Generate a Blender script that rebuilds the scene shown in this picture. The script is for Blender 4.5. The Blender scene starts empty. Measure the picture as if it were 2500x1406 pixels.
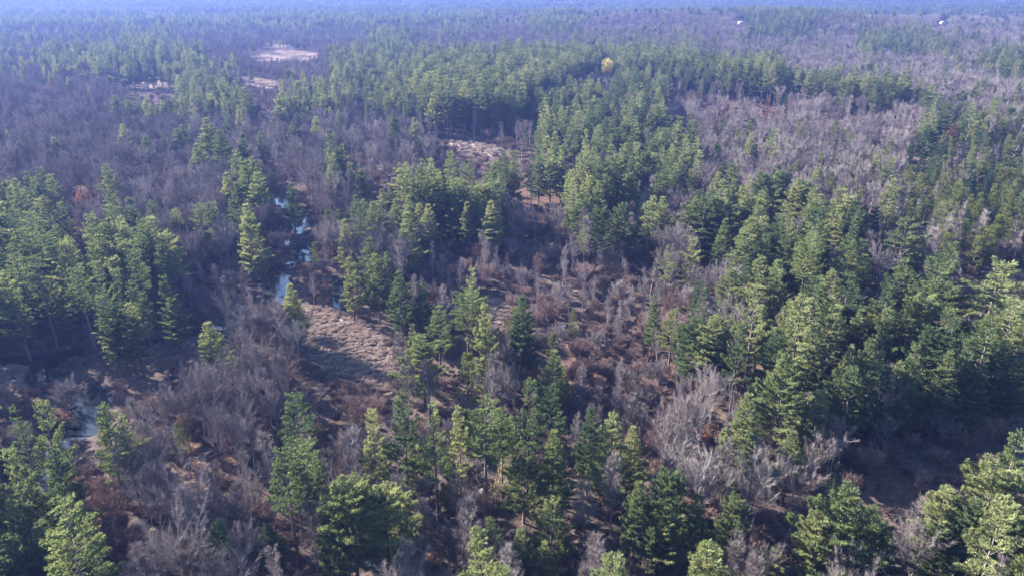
import bpy, math
import numpy as np

# ------------------------------------------------------------------ camera, sky, sun, exposure
sc = bpy.context.scene
CAM_H = 76.0
PITCH = math.radians(22.4)
HALF = math.tan(math.radians(35.0))          # half of the horizontal field of view
cam_d = bpy.data.cameras.new('camera')
cam_d.sensor_fit = 'HORIZONTAL'
cam_d.angle = math.radians(70.0)
cam_d.clip_start = 1.0
cam_d.clip_end = 40000.0
cam = bpy.data.objects.new('camera', cam_d)
sc.collection.objects.link(cam)
cam.location = (0, 0, CAM_H)
cam.rotation_euler = (math.radians(90) - PITCH, 0, 0)
sc.camera = cam

SUN_EL = math.radians(24.0)
SUN_AZ = math.radians(-59.0)                 # from +Y (the view direction) towards +X
SKY_STRENGTH = 0.075
SUN_STRENGTH = 5.0
EXPOSURE = 2.95
world = bpy.data.worlds.new('World')
sc.world = world
world.use_nodes = True
wn = world.node_tree.nodes
sky = wn.new('ShaderNodeTexSky')
sky.sky_type = 'NISHITA'
sky.sun_disc = False
sky.sun_elevation = SUN_EL
sky.sun_rotation = SUN_AZ
sky.air_density = 1.0
sky.dust_density = 0.9
sky.ozone_density = 5.0
world.node_tree.links.new(sky.outputs[0], wn['Background'].inputs[0])
wn['Background'].inputs[1].default_value = SKY_STRENGTH
sun_d = bpy.data.lights.new('sun', 'SUN')
sun_d.energy = SUN_STRENGTH
sun_d.angle = math.radians(0.5)
sun_d.color = (1.0, 0.97, 0.94)
sun = bpy.data.objects.new('sun', sun_d)
sc.collection.objects.link(sun)
sun.location = (-100, 60, 120)
sun.rotation_euler = (math.pi / 2 - SUN_EL, 0, math.pi - SUN_AZ)

sc.view_settings.view_transform = 'Standard'
sc.view_settings.look = 'None'
sc.view_settings.gamma = 1.0
sc.view_settings.exposure = EXPOSURE
sc.render.engine = 'CYCLES'
sc.cycles.max_bounces = 3
sc.cycles.diffuse_bounces = 2
sc.cycles.glossy_bounces = 2
sc.cycles.transmission_bounces = 3
sc.cycles.volume_bounces = 0
sc.cycles.use_denoising = True

rng = np.random.default_rng(11)


# ------------------------------------------------------------------ picture <-> place
CP, SP = math.cos(PITCH), math.sin(PITCH)


def project(x, y, z):
    """world -> photograph pixel (2500 x 1406)"""
    dz = z - CAM_H
    depth = y * CP - dz * SP
    up = y * SP + dz * CP
    depth = np.maximum(depth, 1e-3)
    k = 1250.0 / HALF
    return 1250.0 + x / depth * k, 703.0 - up / depth * k


def ray(px, py):
    u = (px - 1250.0) / 1250.0 * HALF
    v = (703.0 - py) / 1250.0 * HALF
    return np.array([u, CP + v * SP, -SP + v * CP])


def on_plane(px, py, z=0.0):
    d = ray(px, py)
    t = (z - CAM_H) / d[2]
    return np.array([d[0] * t, d[1] * t])


def smooth(a, b, x):
    t = np.clip((x - a) / (b - a), 0, 1)
    return t * t * (3 - 2 * t)


_wv = [(0.013, 0.6, 0.0), (0.021, 2.3, 1.7), (0.034, 4.1, 4.2), (0.009, 5.2, 2.9)]


def waves(x, y, s=1.0):
    r = 0
    for f, a, p in _wv:
        r = r + np.sin((x * math.cos(a) + y * math.sin(a)) * f * s + p)
    return r / 4.0


def seg_dist(x, y, P):
    """distance to a polyline and the interpolated third value (width)"""
    best = np.full(np.shape(x), 1e9)
    wid = np.zeros(np.shape(x))
    for a, b in zip(P[:-1], P[1:]):
        dx, dy = b[0] - a[0], b[1] - a[1]
        t = np.clip(((x - a[0]) * dx + (y - a[1]) * dy) / (dx * dx + dy * dy + 1e-9), 0, 1)
        d = np.hypot(x - a[0] - t * dx, y - a[1] - t * dy)
        w = a[2] + (b[2] - a[2]) * t
        k = d - w / 2 < best - wid / 2
        best = np.where(k, d, best)
        wid = np.where(k, w, wid)
    return best, wid


# water courses: photograph pixels of the water line and width in metres
WATER_Z = -0.55
STREAMS_PX = [
    [(652, 415, 2.5), (657, 450, 3), (664, 484, 5), (690, 492, 4), (728, 518, 3), (738, 545, 4.6), (728, 568, 2), (694, 578, 2.5),
     (690, 596, 2.5), (735, 604, 3.4), (741, 632, 4.2), (715, 648, 2.4), (670, 652, 2.6), (682, 682, 5.2), (672, 712, 5.4),
     (655, 742, 3.6), (600, 768, 2.4), (545, 796, 2.6), (470, 812, 2.6), (390, 832, 2.6), (300, 846, 2.8), (200, 858, 3.8),
     (110, 880, 5.4), (104, 915, 6.5), (112, 945, 3.2), (160, 950, 2.0), (205, 945, 4.0), (224, 965, 5.0), (216, 1010, 5.0), (200, 1045, 6.4),
     (168, 1062, 4.6), (148, 1100, 3.0), (112, 1170, 3.0), (80, 1240, 3.0), (-60, 1330, 3.0)],
    [(815, 686, 2.2), (822, 700, 3.0), (828, 722, 2.4), (834, 752, 2.0)],
    [(110, 882, 4.0), (30, 882, 3.4), (-120, 890, 3.4)],
]
STREAMS = [np.array([[*on_plane(a, b, WATER_Z), w] for a, b, w in S]) for S in STREAMS_PX]


def stream_edge(x, y):
    """signed distance to the nearest water edge (negative: water)"""
    e = np.full(np.shape(x), 1e9)
    for S in STREAMS:
        d, w = seg_dist(x, y, S)
        e = np.minimum(e, d - w / 2)
    return e


ROAD_PX = [(2620, 1290), (2530, 1130), (2478, 1040), (2437, 980), (2425, 945), (2450, 915), (2530, 885), (2700, 850)]
ROAD0 = np.array([[*on_plane(a, b, 2.0), 6.4] for a, b in ROAD_PX])


def chaikin(P, n):
    for _ in range(n):
        Q = [P[0]]
        for a, b in zip(P[:-1], P[1:]):
            Q += [a * .75 + b * .25, a * .25 + b * .75]
        Q.append(P[-1])
        P = np.array(Q)
    return P


ROAD = chaikin(ROAD0, 2)


def height(x, y):
    d = np.hypot(x, y)
    h = 2.6 * smooth(25, 95, x - 0.12 * y) * (1 - smooth(420, 700, y))
    h = h + 1.6 * smooth(10, 60, -x - 0.72 * y + 40) * 0
    h = h + waves(x, y) * (0.35 + 7.0 * smooth(500, 1500, d))
    h = h + waves(x + 300, y - 90, 5.0) * 0.22
    h = h + 20 * np.exp(-((x - 420) / 380) ** 2 - ((y - 1450) / 420) ** 2)
    h = h + 85 * smooth(4200, 9000, y) * (0.6 + 0.4 * waves(x, y, 0.06))
    rd, _ = seg_dist(x, y, ROAD0)
    h = h + (2.0 - h) * (1 - smooth(4.5, 12, rd))
    near = smooth(420, 520, y)
    e = stream_edge(x, y)
    flat = np.maximum(h * smooth(4, 40, e), -0.22) + 0.12 * waves(x, y, 22.0) * smooth(0, 2, e)
    h = h * near + flat * (1 - near)
    h = np.where(e < 2.2, h - 1.25 * (1 - smooth(-0.7, 2.2, e)), h)
    return h


def hgt(x, y):
    return float(height(np.array([x]), np.array([y]))[0])


def ground_at(px, py):
    z = 0.0
    for _ in range(6):
        p = on_plane(px, py, z)
        z = hgt(p[0], p[1])
    return p[0], p[1], z


def top_at(px, py, h):
    z = 0.0
    for _ in range(6):
        p = on_plane(px, py, z + h)
        z = hgt(p[0], p[1])
    return p[0], p[1], z


def in_poly(px, py, P):
    P = np.array(P, float)
    r = np.zeros(np.shape(px), bool)
    j = len(P) - 1
    for i in range(len(P)):
        xi, yi, xj, yj = *P[i], *P[j]
        c = ((yi > py) != (yj > py)) & (px < (xj - xi) * (py - yi) / (yj - yi + 1e-9) + xi)
        r ^= c
        j = i
    return r


# sedge marshes, as ground outlines in photograph pixels
MARSH = [
    [(742, 752), (800, 742), (842, 768), (905, 790), (950, 830), (965, 880), (990, 960), (955, 975), (890, 935), (800, 905), (745, 870), (720, 800)],
    [(-40, 893), (70, 890), (90, 925), (60, 955), (-40, 965)],
    [(1165, 725), (1215, 730), (1262, 770), (1270, 815), (1200, 830), (1160, 780)],
    [(1095, 346), (1150, 347), (1212, 358), (1230, 382), (1180, 386), (1110, 362)],
    [(265, 200), (330, 192), (440, 188), (430, 204), (360, 216), (290, 214)],
    [(590, 137), (650, 130), (690, 122), (770, 130), (790, 139), (740, 148), (660, 147)],
    [(545, 190), (610, 187), (660, 200), (700, 214), (640, 218), (600, 202)],
    [(640, 108), (690, 106), (700, 116), (650, 117)],
    [(680, 905), (735, 915), (800, 950), (790, 975), (720, 960)],
    [(860, 322), (905, 326), (925, 345), (880, 348)],
]
# ground strewn with dry orange leaves / bare cut-over ground
LITTER = [
    [(1240, 445), (1370, 450), (1380, 500), (1250, 505)],
    [(1780, 860), (1900, 780), (2000, 860), (1800, 960)],
    [(430, 1060), (560, 1080), (600, 1170), (470, 1170)],
    [(2080, 1100), (2240, 1140), (2290, 1220), (2100, 1200)],
    [(940, 1200), (1060, 1200), (1080, 1400), (960, 1400)],
    [(1340, 850), (1780, 860), (1760, 1000), (1420, 960)],
]
CUT = [[(2180, 360), (2560, 360), (2560, 690), (2300, 650), (2200, 560)]]
# tall unbroken pine stand along the ridge and the block behind the small marsh
RIDGE = [(1440, 215), (1600, 225), (1900, 262), (2210, 300), (2240, 275), (2000, 222), (1700, 190), (1450, 175), (1200, 170), (1000, 230), (1010, 300), (1060, 335), (1270, 345), (1290, 290)]
# what must stay open to view (crowns of scattered trees keep off these)
CLEAR = [
    [(644, 478), (700, 486), (742, 520), (752, 560), (728, 566), (710, 520), (650, 500)],
    [(722, 596), (752, 594), (752, 640), (726, 640)],
    [(655, 668), (700, 665), (706, 700), (672, 748), (645, 748)],
    [(806, 682), (838, 684), (846, 760), (818, 760)],
    [(752, 756), (860, 770), (930, 830), (952, 930), (900, 935), (800, 900), (748, 850)],
    [(0, 885), (150, 880), (150, 945), (0, 955)],
    [(195, 945), (245, 945), (240, 1040), (205, 1075), (150, 1075), (190, 1010)],
    [(1100, 346), (1200, 354), (1200, 380), (1130, 374)],
    [(270, 194), (420, 188), (420, 212), (290, 214)],
    [(590, 132), (690, 121), (780, 130), (770, 148), (640, 152)],
    [(550, 188), (640, 188), (700, 212), (640, 220)],
    [(645, 108), (690, 107), (695, 116), (650, 116)],
    [(430, 1075), (510, 1080), (560, 1150), (480, 1150)],
    [(2405, 940), (2500, 940), (2500, 1070), (2440, 1010)],
    [(1255, 450), (1360, 455), (1370, 500), (1260, 500)],
    [(2235, 370), (2260, 370), (2262, 420), (2235, 420)],
    [(150, 840), (420, 830), (380, 940), (180, 930)],
    [(1796, 42), (1820, 42), (1820, 60), (1796, 60)], [(2286, 50), (2314, 50), (2314, 66), (2286, 66)],
]
# here only the pines keep off
CLEAR_PINE = [
    [(1180, 560), (1420, 570), (1440, 690), (1240, 680)],
    [(2140, 1100), (2330, 900), (2400, 920), (2440, 1060), (2330, 1170), (2150, 1160)],
]
FRONTS = [
    [(1040, 262), (1300, 258), (1285, 348), (1060, 345)],
    [(1640, 205), (1700, 210), (2000, 236), (2230, 280), (2230, 312), (1950, 300), (1700, 268), (1640, 250)],
    [(860, 290), (1040, 290), (1060, 350), (900, 350)],
]

# what grows where, read off the photograph: 100 x 50 px cells, first row centred at y = 50
GROW = """
ppppppppppppbPbbbbPPpbbbb
pppPpbbbbPpbbbpppbbbbPPpb
pPPPPbbbPPPPPPPPPppbbbbpP
bbbPPPbpPPPPPPpPPPPbbbbbb
bbbPPPPPpPPPPPPPPPPPPPbpp
bbBbbpbpBbPPPPPPPbbbbpPPb
bbBbbbbbsbsPPPPPPbbbbbyyy
BBBBbbpBPPPPPPPPPpbbbbyyy
BbbBBbpBssPPPPPPppppbbyyy
PPBbBbpsspPPbPPpbPPPbbyyy
PPPbbpsspPPPsspPbPPpPbbyy
PPPPssssspPsssssbPPPPbpsy
PPPPssssPPsssssssbPPPPPsP
PPPPsssPPPsPssssspPPPPPPP
PPPP.sbP.PPPPsssspPPPPPPP
PPPP.Pb..PPPPsssspPPPPPPP
....PbbP.bPPpPsssPPPPPPPP
..ssbbb.sbpppPsssPPPPPPpP
sssbbbbsssPpPPssspPPPPpp.
PsbbbbssPPPPPPPsbbPPpp...
PpPbbbssPPPPPPPsbbPPb....
PPPbbbPPbPPPPPPbbbPPb....
PPpbbbPPbpPpPPbbbbbbbb..P
PPsbbbPPPpbbbPbPPbbbbbbPP
PPsbbbPPPPbbPPbPPPpbPbbPP
PPsbbbPpPPbPPPbPPPbPPPbPP
PPsbbbPPPPbPPPbPPPbPPPPPP
PPsbbbPPPPbPPPbPPPbPPPPPP
""".split()
GROW_A = np.array([[ord(c) for c in r] for r in GROW])


def grow(px, py):
    i = np.clip(np.rint((py - 50) / 50.0), 0, len(GROW) - 1).astype(int)
    j = np.clip(np.floor(px / 100.0), 0, 24).astype(int)
    return GROW_A[i, j]


# ------------------------------------------------------------------ materials
def mat(name):
    m = bpy.data.materials.new(name)
    m.use_nodes = True
    nt = m.node_tree
    nt.nodes.clear()
    out = nt.nodes.new('ShaderNodeOutputMaterial')
    return m, nt, nt.nodes, nt.links, out


def ramp(nd, ln, fac, stops):
    r = nd.new('ShaderNodeValToRGB')
    e = r.color_ramp.elements
    while len(e) < len(stops):
        e.new(0.5)
    for k, (p, c) in enumerate(stops):
        e[k].position = p
        e[k].color = (*c, 1)
    ln.new(fac, r.inputs[0])
    return r.outputs[0]


def foliage_mat(name, dark, mid, light, trans=0.3, tint=0.35, through=None):
    m, nt, nd, ln, out = mat(name)
    at = nd.new('ShaderNodeAttribute')
    at.attribute_name = 'v'
    oi = nd.new('ShaderNodeObjectInfo')
    mx = nd.new('ShaderNodeMath')
    mx.operation = 'MULTIPLY_ADD'
    ln.new(oi.outputs['Random'], mx.inputs[0])
    mx.inputs[1].default_value = tint
    sub = nd.new('ShaderNodeMath')
    sub.operation = 'MULTIPLY'
    ln.new(at.outputs['Fac'], sub.inputs[0])
    sub.inputs[1].default_value = 1 - tint
    ln.new(sub.outputs[0], mx.inputs[2])
    col = ramp(nd, ln, mx.outputs[0], [(0.1, dark), (0.5, mid), (0.95, light)])
    df = nd.new('ShaderNodeBsdfDiffuse')
    tr = nd.new('ShaderNodeBsdfTranslucent')
    ms = nd.new('ShaderNodeMixShader')
    ms.inputs[0].default_value = trans
    ln.new(col, df.inputs[0])
    if through:
        mm = nd.new('ShaderNodeMix')
        mm.data_type = 'RGBA'
        mm.blend_type = 'MULTIPLY'
        mm.inputs[0].default_value = 1.0
        ln.new(col, mm.inputs[6])
        mm.inputs[7].default_value = (*through, 1)
        ln.new(mm.outputs[2], tr.inputs[0])
    else:
        ln.new(col, tr.inputs[0])
    ln.new(df.outputs[0], ms.inputs[1])
    ln.new(tr.outputs[0], ms.inputs[2])
    ln.new(ms.outputs[0], out.inputs[0])
    return m


def bark_mat(name, a, b, scale=2.0):
    m, nt, nd, ln, out = mat(name)
    tc = nd.new('ShaderNodeTexCoord')
    no = nd.new('ShaderNodeTexNoise')
    no.inputs['Scale'].default_value = scale
    no.inputs['Detail'].default_value = 5
    ln.new(tc.outputs['Object'], no.inputs['Vector'])
    oi = nd.new('ShaderNodeObjectInfo')
    ad = nd.new('ShaderNodeMath')
    ad.operation = 'MULTIPLY_ADD'
    ln.new(oi.outputs['Random'], ad.inputs[0])
    ad.inputs[1].default_value = 0.5
    su = nd.new('ShaderNodeMath')
    su.operation = 'SUBTRACT'
    ln.new(no.outputs['Fac'], su.inputs[0])
    su.inputs[1].default_value = 0.25
    ln.new(su.outputs[0], ad.inputs[2])
    col = ramp(nd, ln, ad.outputs[0], [(0.2, a), (0.8, b)])
    bs = nd.new('ShaderNodeBsdfDiffuse')
    ln.new(col, bs.inputs[0])
    ln.new(bs.outputs[0], out.inputs[0])
    return m


M_PINE = foliage_mat('pine_needles', (0.040, 0.066, 0.038), (0.126, 0.152, 0.066), (0.268, 0.270, 0.125), 0.38, 0.58, (1.18, 1.14, 0.85))
M_SPRUCE = foliage_mat('spruce_needles', (0.016, 0.034, 0.018), (0.026, 0.050, 0.024), (0.045, 0.070, 0.032))
M_YOUNG = foliage_mat('young_conifer_needles', (0.060, 0.080, 0.022), (0.115, 0.130, 0.036), (0.175, 0.180, 0.055))
M_GOLD = foliage_mat('yellow_leaves', (0.36, 0.29, 0.07), (0.55, 0.45, 0.13), (0.68, 0.58, 0.22), 0.38)
M_RUST = foliage_mat('rusty_leaves', (0.11, 0.050, 0.030), (0.20, 0.090, 0.050), (0.31, 0.165, 0.095), 0.25)
M_STRAW = foliage_mat('straw_yellow_leaves', (0.16, 0.13, 0.045), (0.28, 0.23, 0.08), (0.42, 0.35, 0.14), 0.25)
M_BARKP = bark_mat('pine_bark', (0.055, 0.042, 0.036), (0.16, 0.13, 0.115))
M_BARKB = bark_mat('grey_bark', (0.13, 0.112, 0.10), (0.33, 0.295, 0.27))
M_BARKW = bark_mat('pale_birch_bark', (0.32, 0.28, 0.25), (0.62, 0.57, 0.53), 4.0)
M_TWIG = foliage_mat('bare_twigs', (0.10, 0.083, 0.077), (0.195, 0.160, 0.148), (0.31, 0.26, 0.236), 0.0, 0.6)
M_TWIGR = foliage_mat('reddish_twigs', (0.11, 0.070, 0.058), (0.19, 0.130, 0.108), (0.31, 0.22, 0.185), 0.0, 0.6)
M_SEDGE = foliage_mat('dry_sedge', (0.20, 0.148, 0.115), (0.34, 0.262, 0.21), (0.50, 0.40, 0.335), 0.15, 0.5)

# ground: leaf litter, dry sedge, cut-over soil, mixed by painted masks of what covers the ground
M_GROUND, nt, nd, ln, out = mat('forest_floor')
geo = nd.new('ShaderNodeNewGeometry')


def gnoise(scale, detail=6, rough=0.6):
    n = nd.new('ShaderNodeTexNoise')
    n.inputs['Scale'].default_value = scale
    n.inputs['Detail'].default_value = detail
    n.inputs['Roughness'].default_value = rough
    ln.new(geo.outputs['Position'], n.inputs['Vector'])
    return n.outputs['Fac']


def gattr(n):
    a = nd.new('ShaderNodeAttribute')
    a.attribute_name = n
    return a.outputs['Fac']


def gmix(f, a, b):
    x = nd.new('ShaderNodeMix')
    x.data_type = 'RGBA'
    ln.new(f, x.inputs[0])
    ln.new(a, x.inputs[6])
    ln.new(b, x.inputs[7])
    return x.outputs[2]


n1 = gnoise(0.9)
n2 = gnoise(0.07, 4)
n3 = gnoise(3.0, 3)
litter = ramp(nd, ln, n1, [(0.3, (0.035, 0.027, 0.023)), (0.5, (0.072, 0.051, 0.041)), (0.62, (0.108, 0.075, 0.058)), (0.75, (0.155, 0.112, 0.088))])
brush = ramp(nd, ln, n1, [(0.3, (0.035, 0.029, 0.026)), (0.55, (0.08, 0.060, 0.052)), (0.75, (0.13, 0.10, 0.082))])
base = gmix(n2, litter, brush)
n4 = gnoise(5.0, 4, 0.8)
speck = ramp(nd, ln, n4, [(0.56, (0, 0, 0)), (0.66, (0.75, 0.75, 0.75))])
leafc = nd.new('ShaderNodeRGB')
leafc.outputs[0].default_value = (0.21, 0.145, 0.105, 1)
base = gmix(speck, base, leafc.outputs[0])
sedge = ramp(nd, ln, n3, [(0.3, (0.14, 0.10, 0.078)), (0.55, (0.28, 0.215, 0.17)), (0.75, (0.43, 0.345, 0.285))])
rust = ramp(nd, ln, n1, [(0.3, (0.05, 0.033, 0.026)), (0.55, (0.105, 0.066, 0.048)), (0.75, (0.17, 0.112, 0.082))])
cut = ramp(nd, ln, n1, [(0.3, (0.06, 0.045, 0.04)), (0.55, (0.16, 0.115, 0.10)), (0.75, (0.27, 0.21, 0.18))])
base = gmix(gattr('rust'), base, rust)
base = gmix(gattr('cut'), base, cut)
sm = nd.new('ShaderNodeMath')
sm.operation = 'MULTIPLY'
ln.new(gattr('sedge'), sm.inputs[0])
mott = ramp(nd, ln, gnoise(0.035, 5, 0.7), [(0.45, (0.05, 0.05, 0.05)), (0.62, (0.9, 0.9, 0.9))])
ln.new(mott, sm.inputs[1])
base = gmix(sm.outputs[0], base, sedge)
mud = nd.new('ShaderNodeRGB')
mud.outputs[0].default_value = (0.05, 0.038, 0.028, 1)
base = gmix(gattr('mud'), base, mud.outputs[0])
bs = nd.new('ShaderNodeBsdfDiffuse')
ln.new(base, bs.inputs[0])
bp = nd.new('ShaderNodeBump')
bp.inputs['Strength'].default_value = 0.9
bp.inputs['Distance'].default_value = 0.4
ln.new(n1, bp.inputs['Height'])
ln.new(bp.outputs[0], bs.inputs['Normal'])
ln.new(bs.outputs[0], out.inputs[0])

M_WATER, nt, nd, ln, out = mat('stream_water')
bs = nd.new('ShaderNodeBsdfPrincipled')
bs.inputs['Base Color'].default_value = (0.012, 0.014, 0.014, 1)
bs.inputs['Roughness'].default_value = 0.04
bs.inputs['IOR'].default_value = 1.333
geo = nd.new('ShaderNodeNewGeometry')
n = nd.new('ShaderNodeTexNoise')
n.inputs['Scale'].default_value = 1.6
n.inputs['Detail'].default_value = 3
ln.new(geo.outputs['Position'], n.inputs['Vector'])
bp = nd.new('ShaderNodeBump')
bp.inputs['Strength'].default_value = 0.06
bp.inputs['Distance'].default_value = 0.1
ln.new(n.outputs['Fac'], bp.inputs['Height'])
ln.new(bp.outputs[0], bs.inputs['Normal'])
ln.new(bs.outputs[0], out.inputs[0])


def plain_mat(name, a, b, scale, rough=0.85):
    m, nt, nd, ln, out = mat(name)
    g = nd.new('ShaderNodeTexCoord')
    n = nd.new('ShaderNodeTexNoise')
    n.inputs['Scale'].default_value = scale
    n.inputs['Detail'].default_value = 6
    ln.new(g.outputs['Object'], n.inputs['Vector'])
    c = ramp(nd, ln, n.outputs['Fac'], [(0.3, a), (0.7, b)])
    bs = nd.new('ShaderNodeBsdfPrincipled')
    bs.inputs['Roughness'].default_value = rough
    ln.new(c, bs.inputs['Base Color'])
    ln.new(bs.outputs[0], out.inputs[0])
    return m


M_ASPHALT = plain_mat('asphalt', (0.04, 0.04, 0.042), (0.07, 0.068, 0.066), 1.5)
M_YPAINT = plain_mat('yellow_road_paint', (0.20, 0.15, 0.05), (0.42, 0.32, 0.09), 3.0)
M_WPAINT = plain_mat('white_road_paint', (0.5, 0.5, 0.48), (0.75, 0.75, 0.72), 3.0)
M_ROCK = plain_mat('grey_rock', (0.06, 0.058, 0.056), (0.15, 0.145, 0.14), 1.2)
M_LOG = plain_mat('weathered_log', (0.10, 0.085, 0.075), (0.28, 0.245, 0.22), 2.5)
M_WHITE = plain_mat('white_siding', (0.72, 0.72, 0.70), (0.82, 0.82, 0.80), 1.0)
M_ROOF = plain_mat('grey_roof', (0.20, 0.20, 0.21), (0.32, 0.32, 0.33), 1.0)
M_GLASS = plain_mat('dark_glass', (0.03, 0.035, 0.04), (0.05, 0.055, 0.06), 1.0, 0.1)


# ------------------------------------------------------------------ mesh collecting
class Tris:
    def __init__(self):
        self.V, self.F, self.M, self.A, self.n = [], [], [], [], 0

    def add(self, v, f, m=0, a=0.5):
        v = np.asarray(v, float)
        f = np.asarray(f, int)
        self.V.append(v)
        self.F.append(f + self.n)
        self.M.append(np.full(len(f), m))
        self.A.append(np.broadcast_to(np.asarray(a, float), (len(f),)))
        self.n += len(v)

    def extend(self, o, m=None, xf=None):
        if not o.V:
            return
        V = np.concatenate(o.V)
        if xf is not None:
            V = xf(V)
        F = np.concatenate(o.F)
        M = np.concatenate(o.M) if m is None else m
        self.V.append(V)
        self.F.append(F + self.n)
        self.M.append(np.broadcast_to(M, (len(F),)))
        self.A.append(np.concatenate(o.A))
        self.n += len(V)

    def mesh(self, name, mats):
        V = np.concatenate(self.V).astype(np.float32)
        F = np.concatenate(self.F).astype(np.int32)
        me = bpy.data.meshes.new(name)
        me.vertices.add(len(V))
        me.vertices.foreach_set('co', V.ravel())
        me.loops.add(len(F) * 3)
        me.loops.foreach_set('vertex_index', F.ravel())
        me.polygons.add(len(F))
        me.polygons.foreach_set('loop_start', np.arange(0, len(F) * 3, 3, dtype=np.int32))
        for m in mats:
            me.materials.append(m)
        me.polygons.foreach_set('material_index', np.concatenate(self.M).astype(np.int32))
        at = me.attributes.new('v', 'FLOAT', 'FACE')
        at.data.foreach_set('value', np.concatenate(self.A).astype(np.float32))
        me.update(calc_edges=True)
        me.validate()
        return me


def unit(v):
    return v / (np.linalg.norm(v, axis=-1, keepdims=True) + 1e-9)


def tube(T, pts, rad, n=5, m=0, a=0.5):
    pts = np.asarray(pts, float)
    rad = np.asarray(rad, float)
    t = unit(np.gradient(pts, axis=0))
    ref = np.array([0.31, 0.95, 0.05]) if abs(t[0, 2]) > 0.7 else np.array([0.0, 0.0, 1.0])
    s = unit(np.cross(t, ref))
    u = np.cross(t, s)
    th = np.arange(n) * 2 * math.pi / n
    ring = s[:, None, :] * np.cos(th)[None, :, None] + u[:, None, :] * np.sin(th)[None, :, None]
    V = (pts[:, None, :] + ring * rad[:, None, None]).reshape(-1, 3)
    F = []
    for i in range(len(pts) - 1):
        for k in range(n):
            p, q = i * n + k, i * n + (k + 1) % n
            F += [(p, q, q + n), (p, q + n, p + n)]
    T.add(V, F, m, a)


def blades(T, g, P, D, L, W, k, spread, up=0.0, m=0, vmean=0.5, vs=0.22):
    """k thin blades from each point P around direction D"""
    n = len(P)
    if n == 0:
        return
    tone = np.repeat(np.clip(g.normal(vmean, vs, n), 0, 1), k)
    P = np.repeat(P, k, 0)
    D = np.repeat(D, k, 0)
    D = unit(D + g.normal(0, spread, D.shape) + np.array([0, 0, up]))
    S = unit(np.cross(D, g.normal(0, 1, D.shape)))
    Lr = (L * g.uniform(0.65, 1.25, n * k))[:, None]
    Wr = (W * g.uniform(0.7, 1.3, n * k))[:, None] * 0.5
    mid = P + D * Lr * 0.35
    V = np.stack([P - S * Wr * 0.45, mid + S * Wr, P + D * Lr, mid - S * Wr], 1).reshape(-1, 3)
    b = np.arange(n * k)[:, None] * 4
    F = np.concatenate([b + [0, 1, 2], b + [0, 2, 3]], 1).reshape(-1, 3)
    T.add(V, F, m, np.repeat(np.clip(tone + g.normal(0, 0.08, n * k), 0, 1), 2))


def curve(p0, d0, L, n, bend, g, wob=0.06):
    """a limb that starts along d0 and bends towards vector bend"""
    pts = [np.array(p0, float)]
    d = unit(np.array(d0, float))
    for i in range(n):
        d = unit(d + np.array(bend) / n + g.normal(0, wob, 3))
        pts.append(pts[-1] + d * L / n)
    return np.array(pts)


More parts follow.
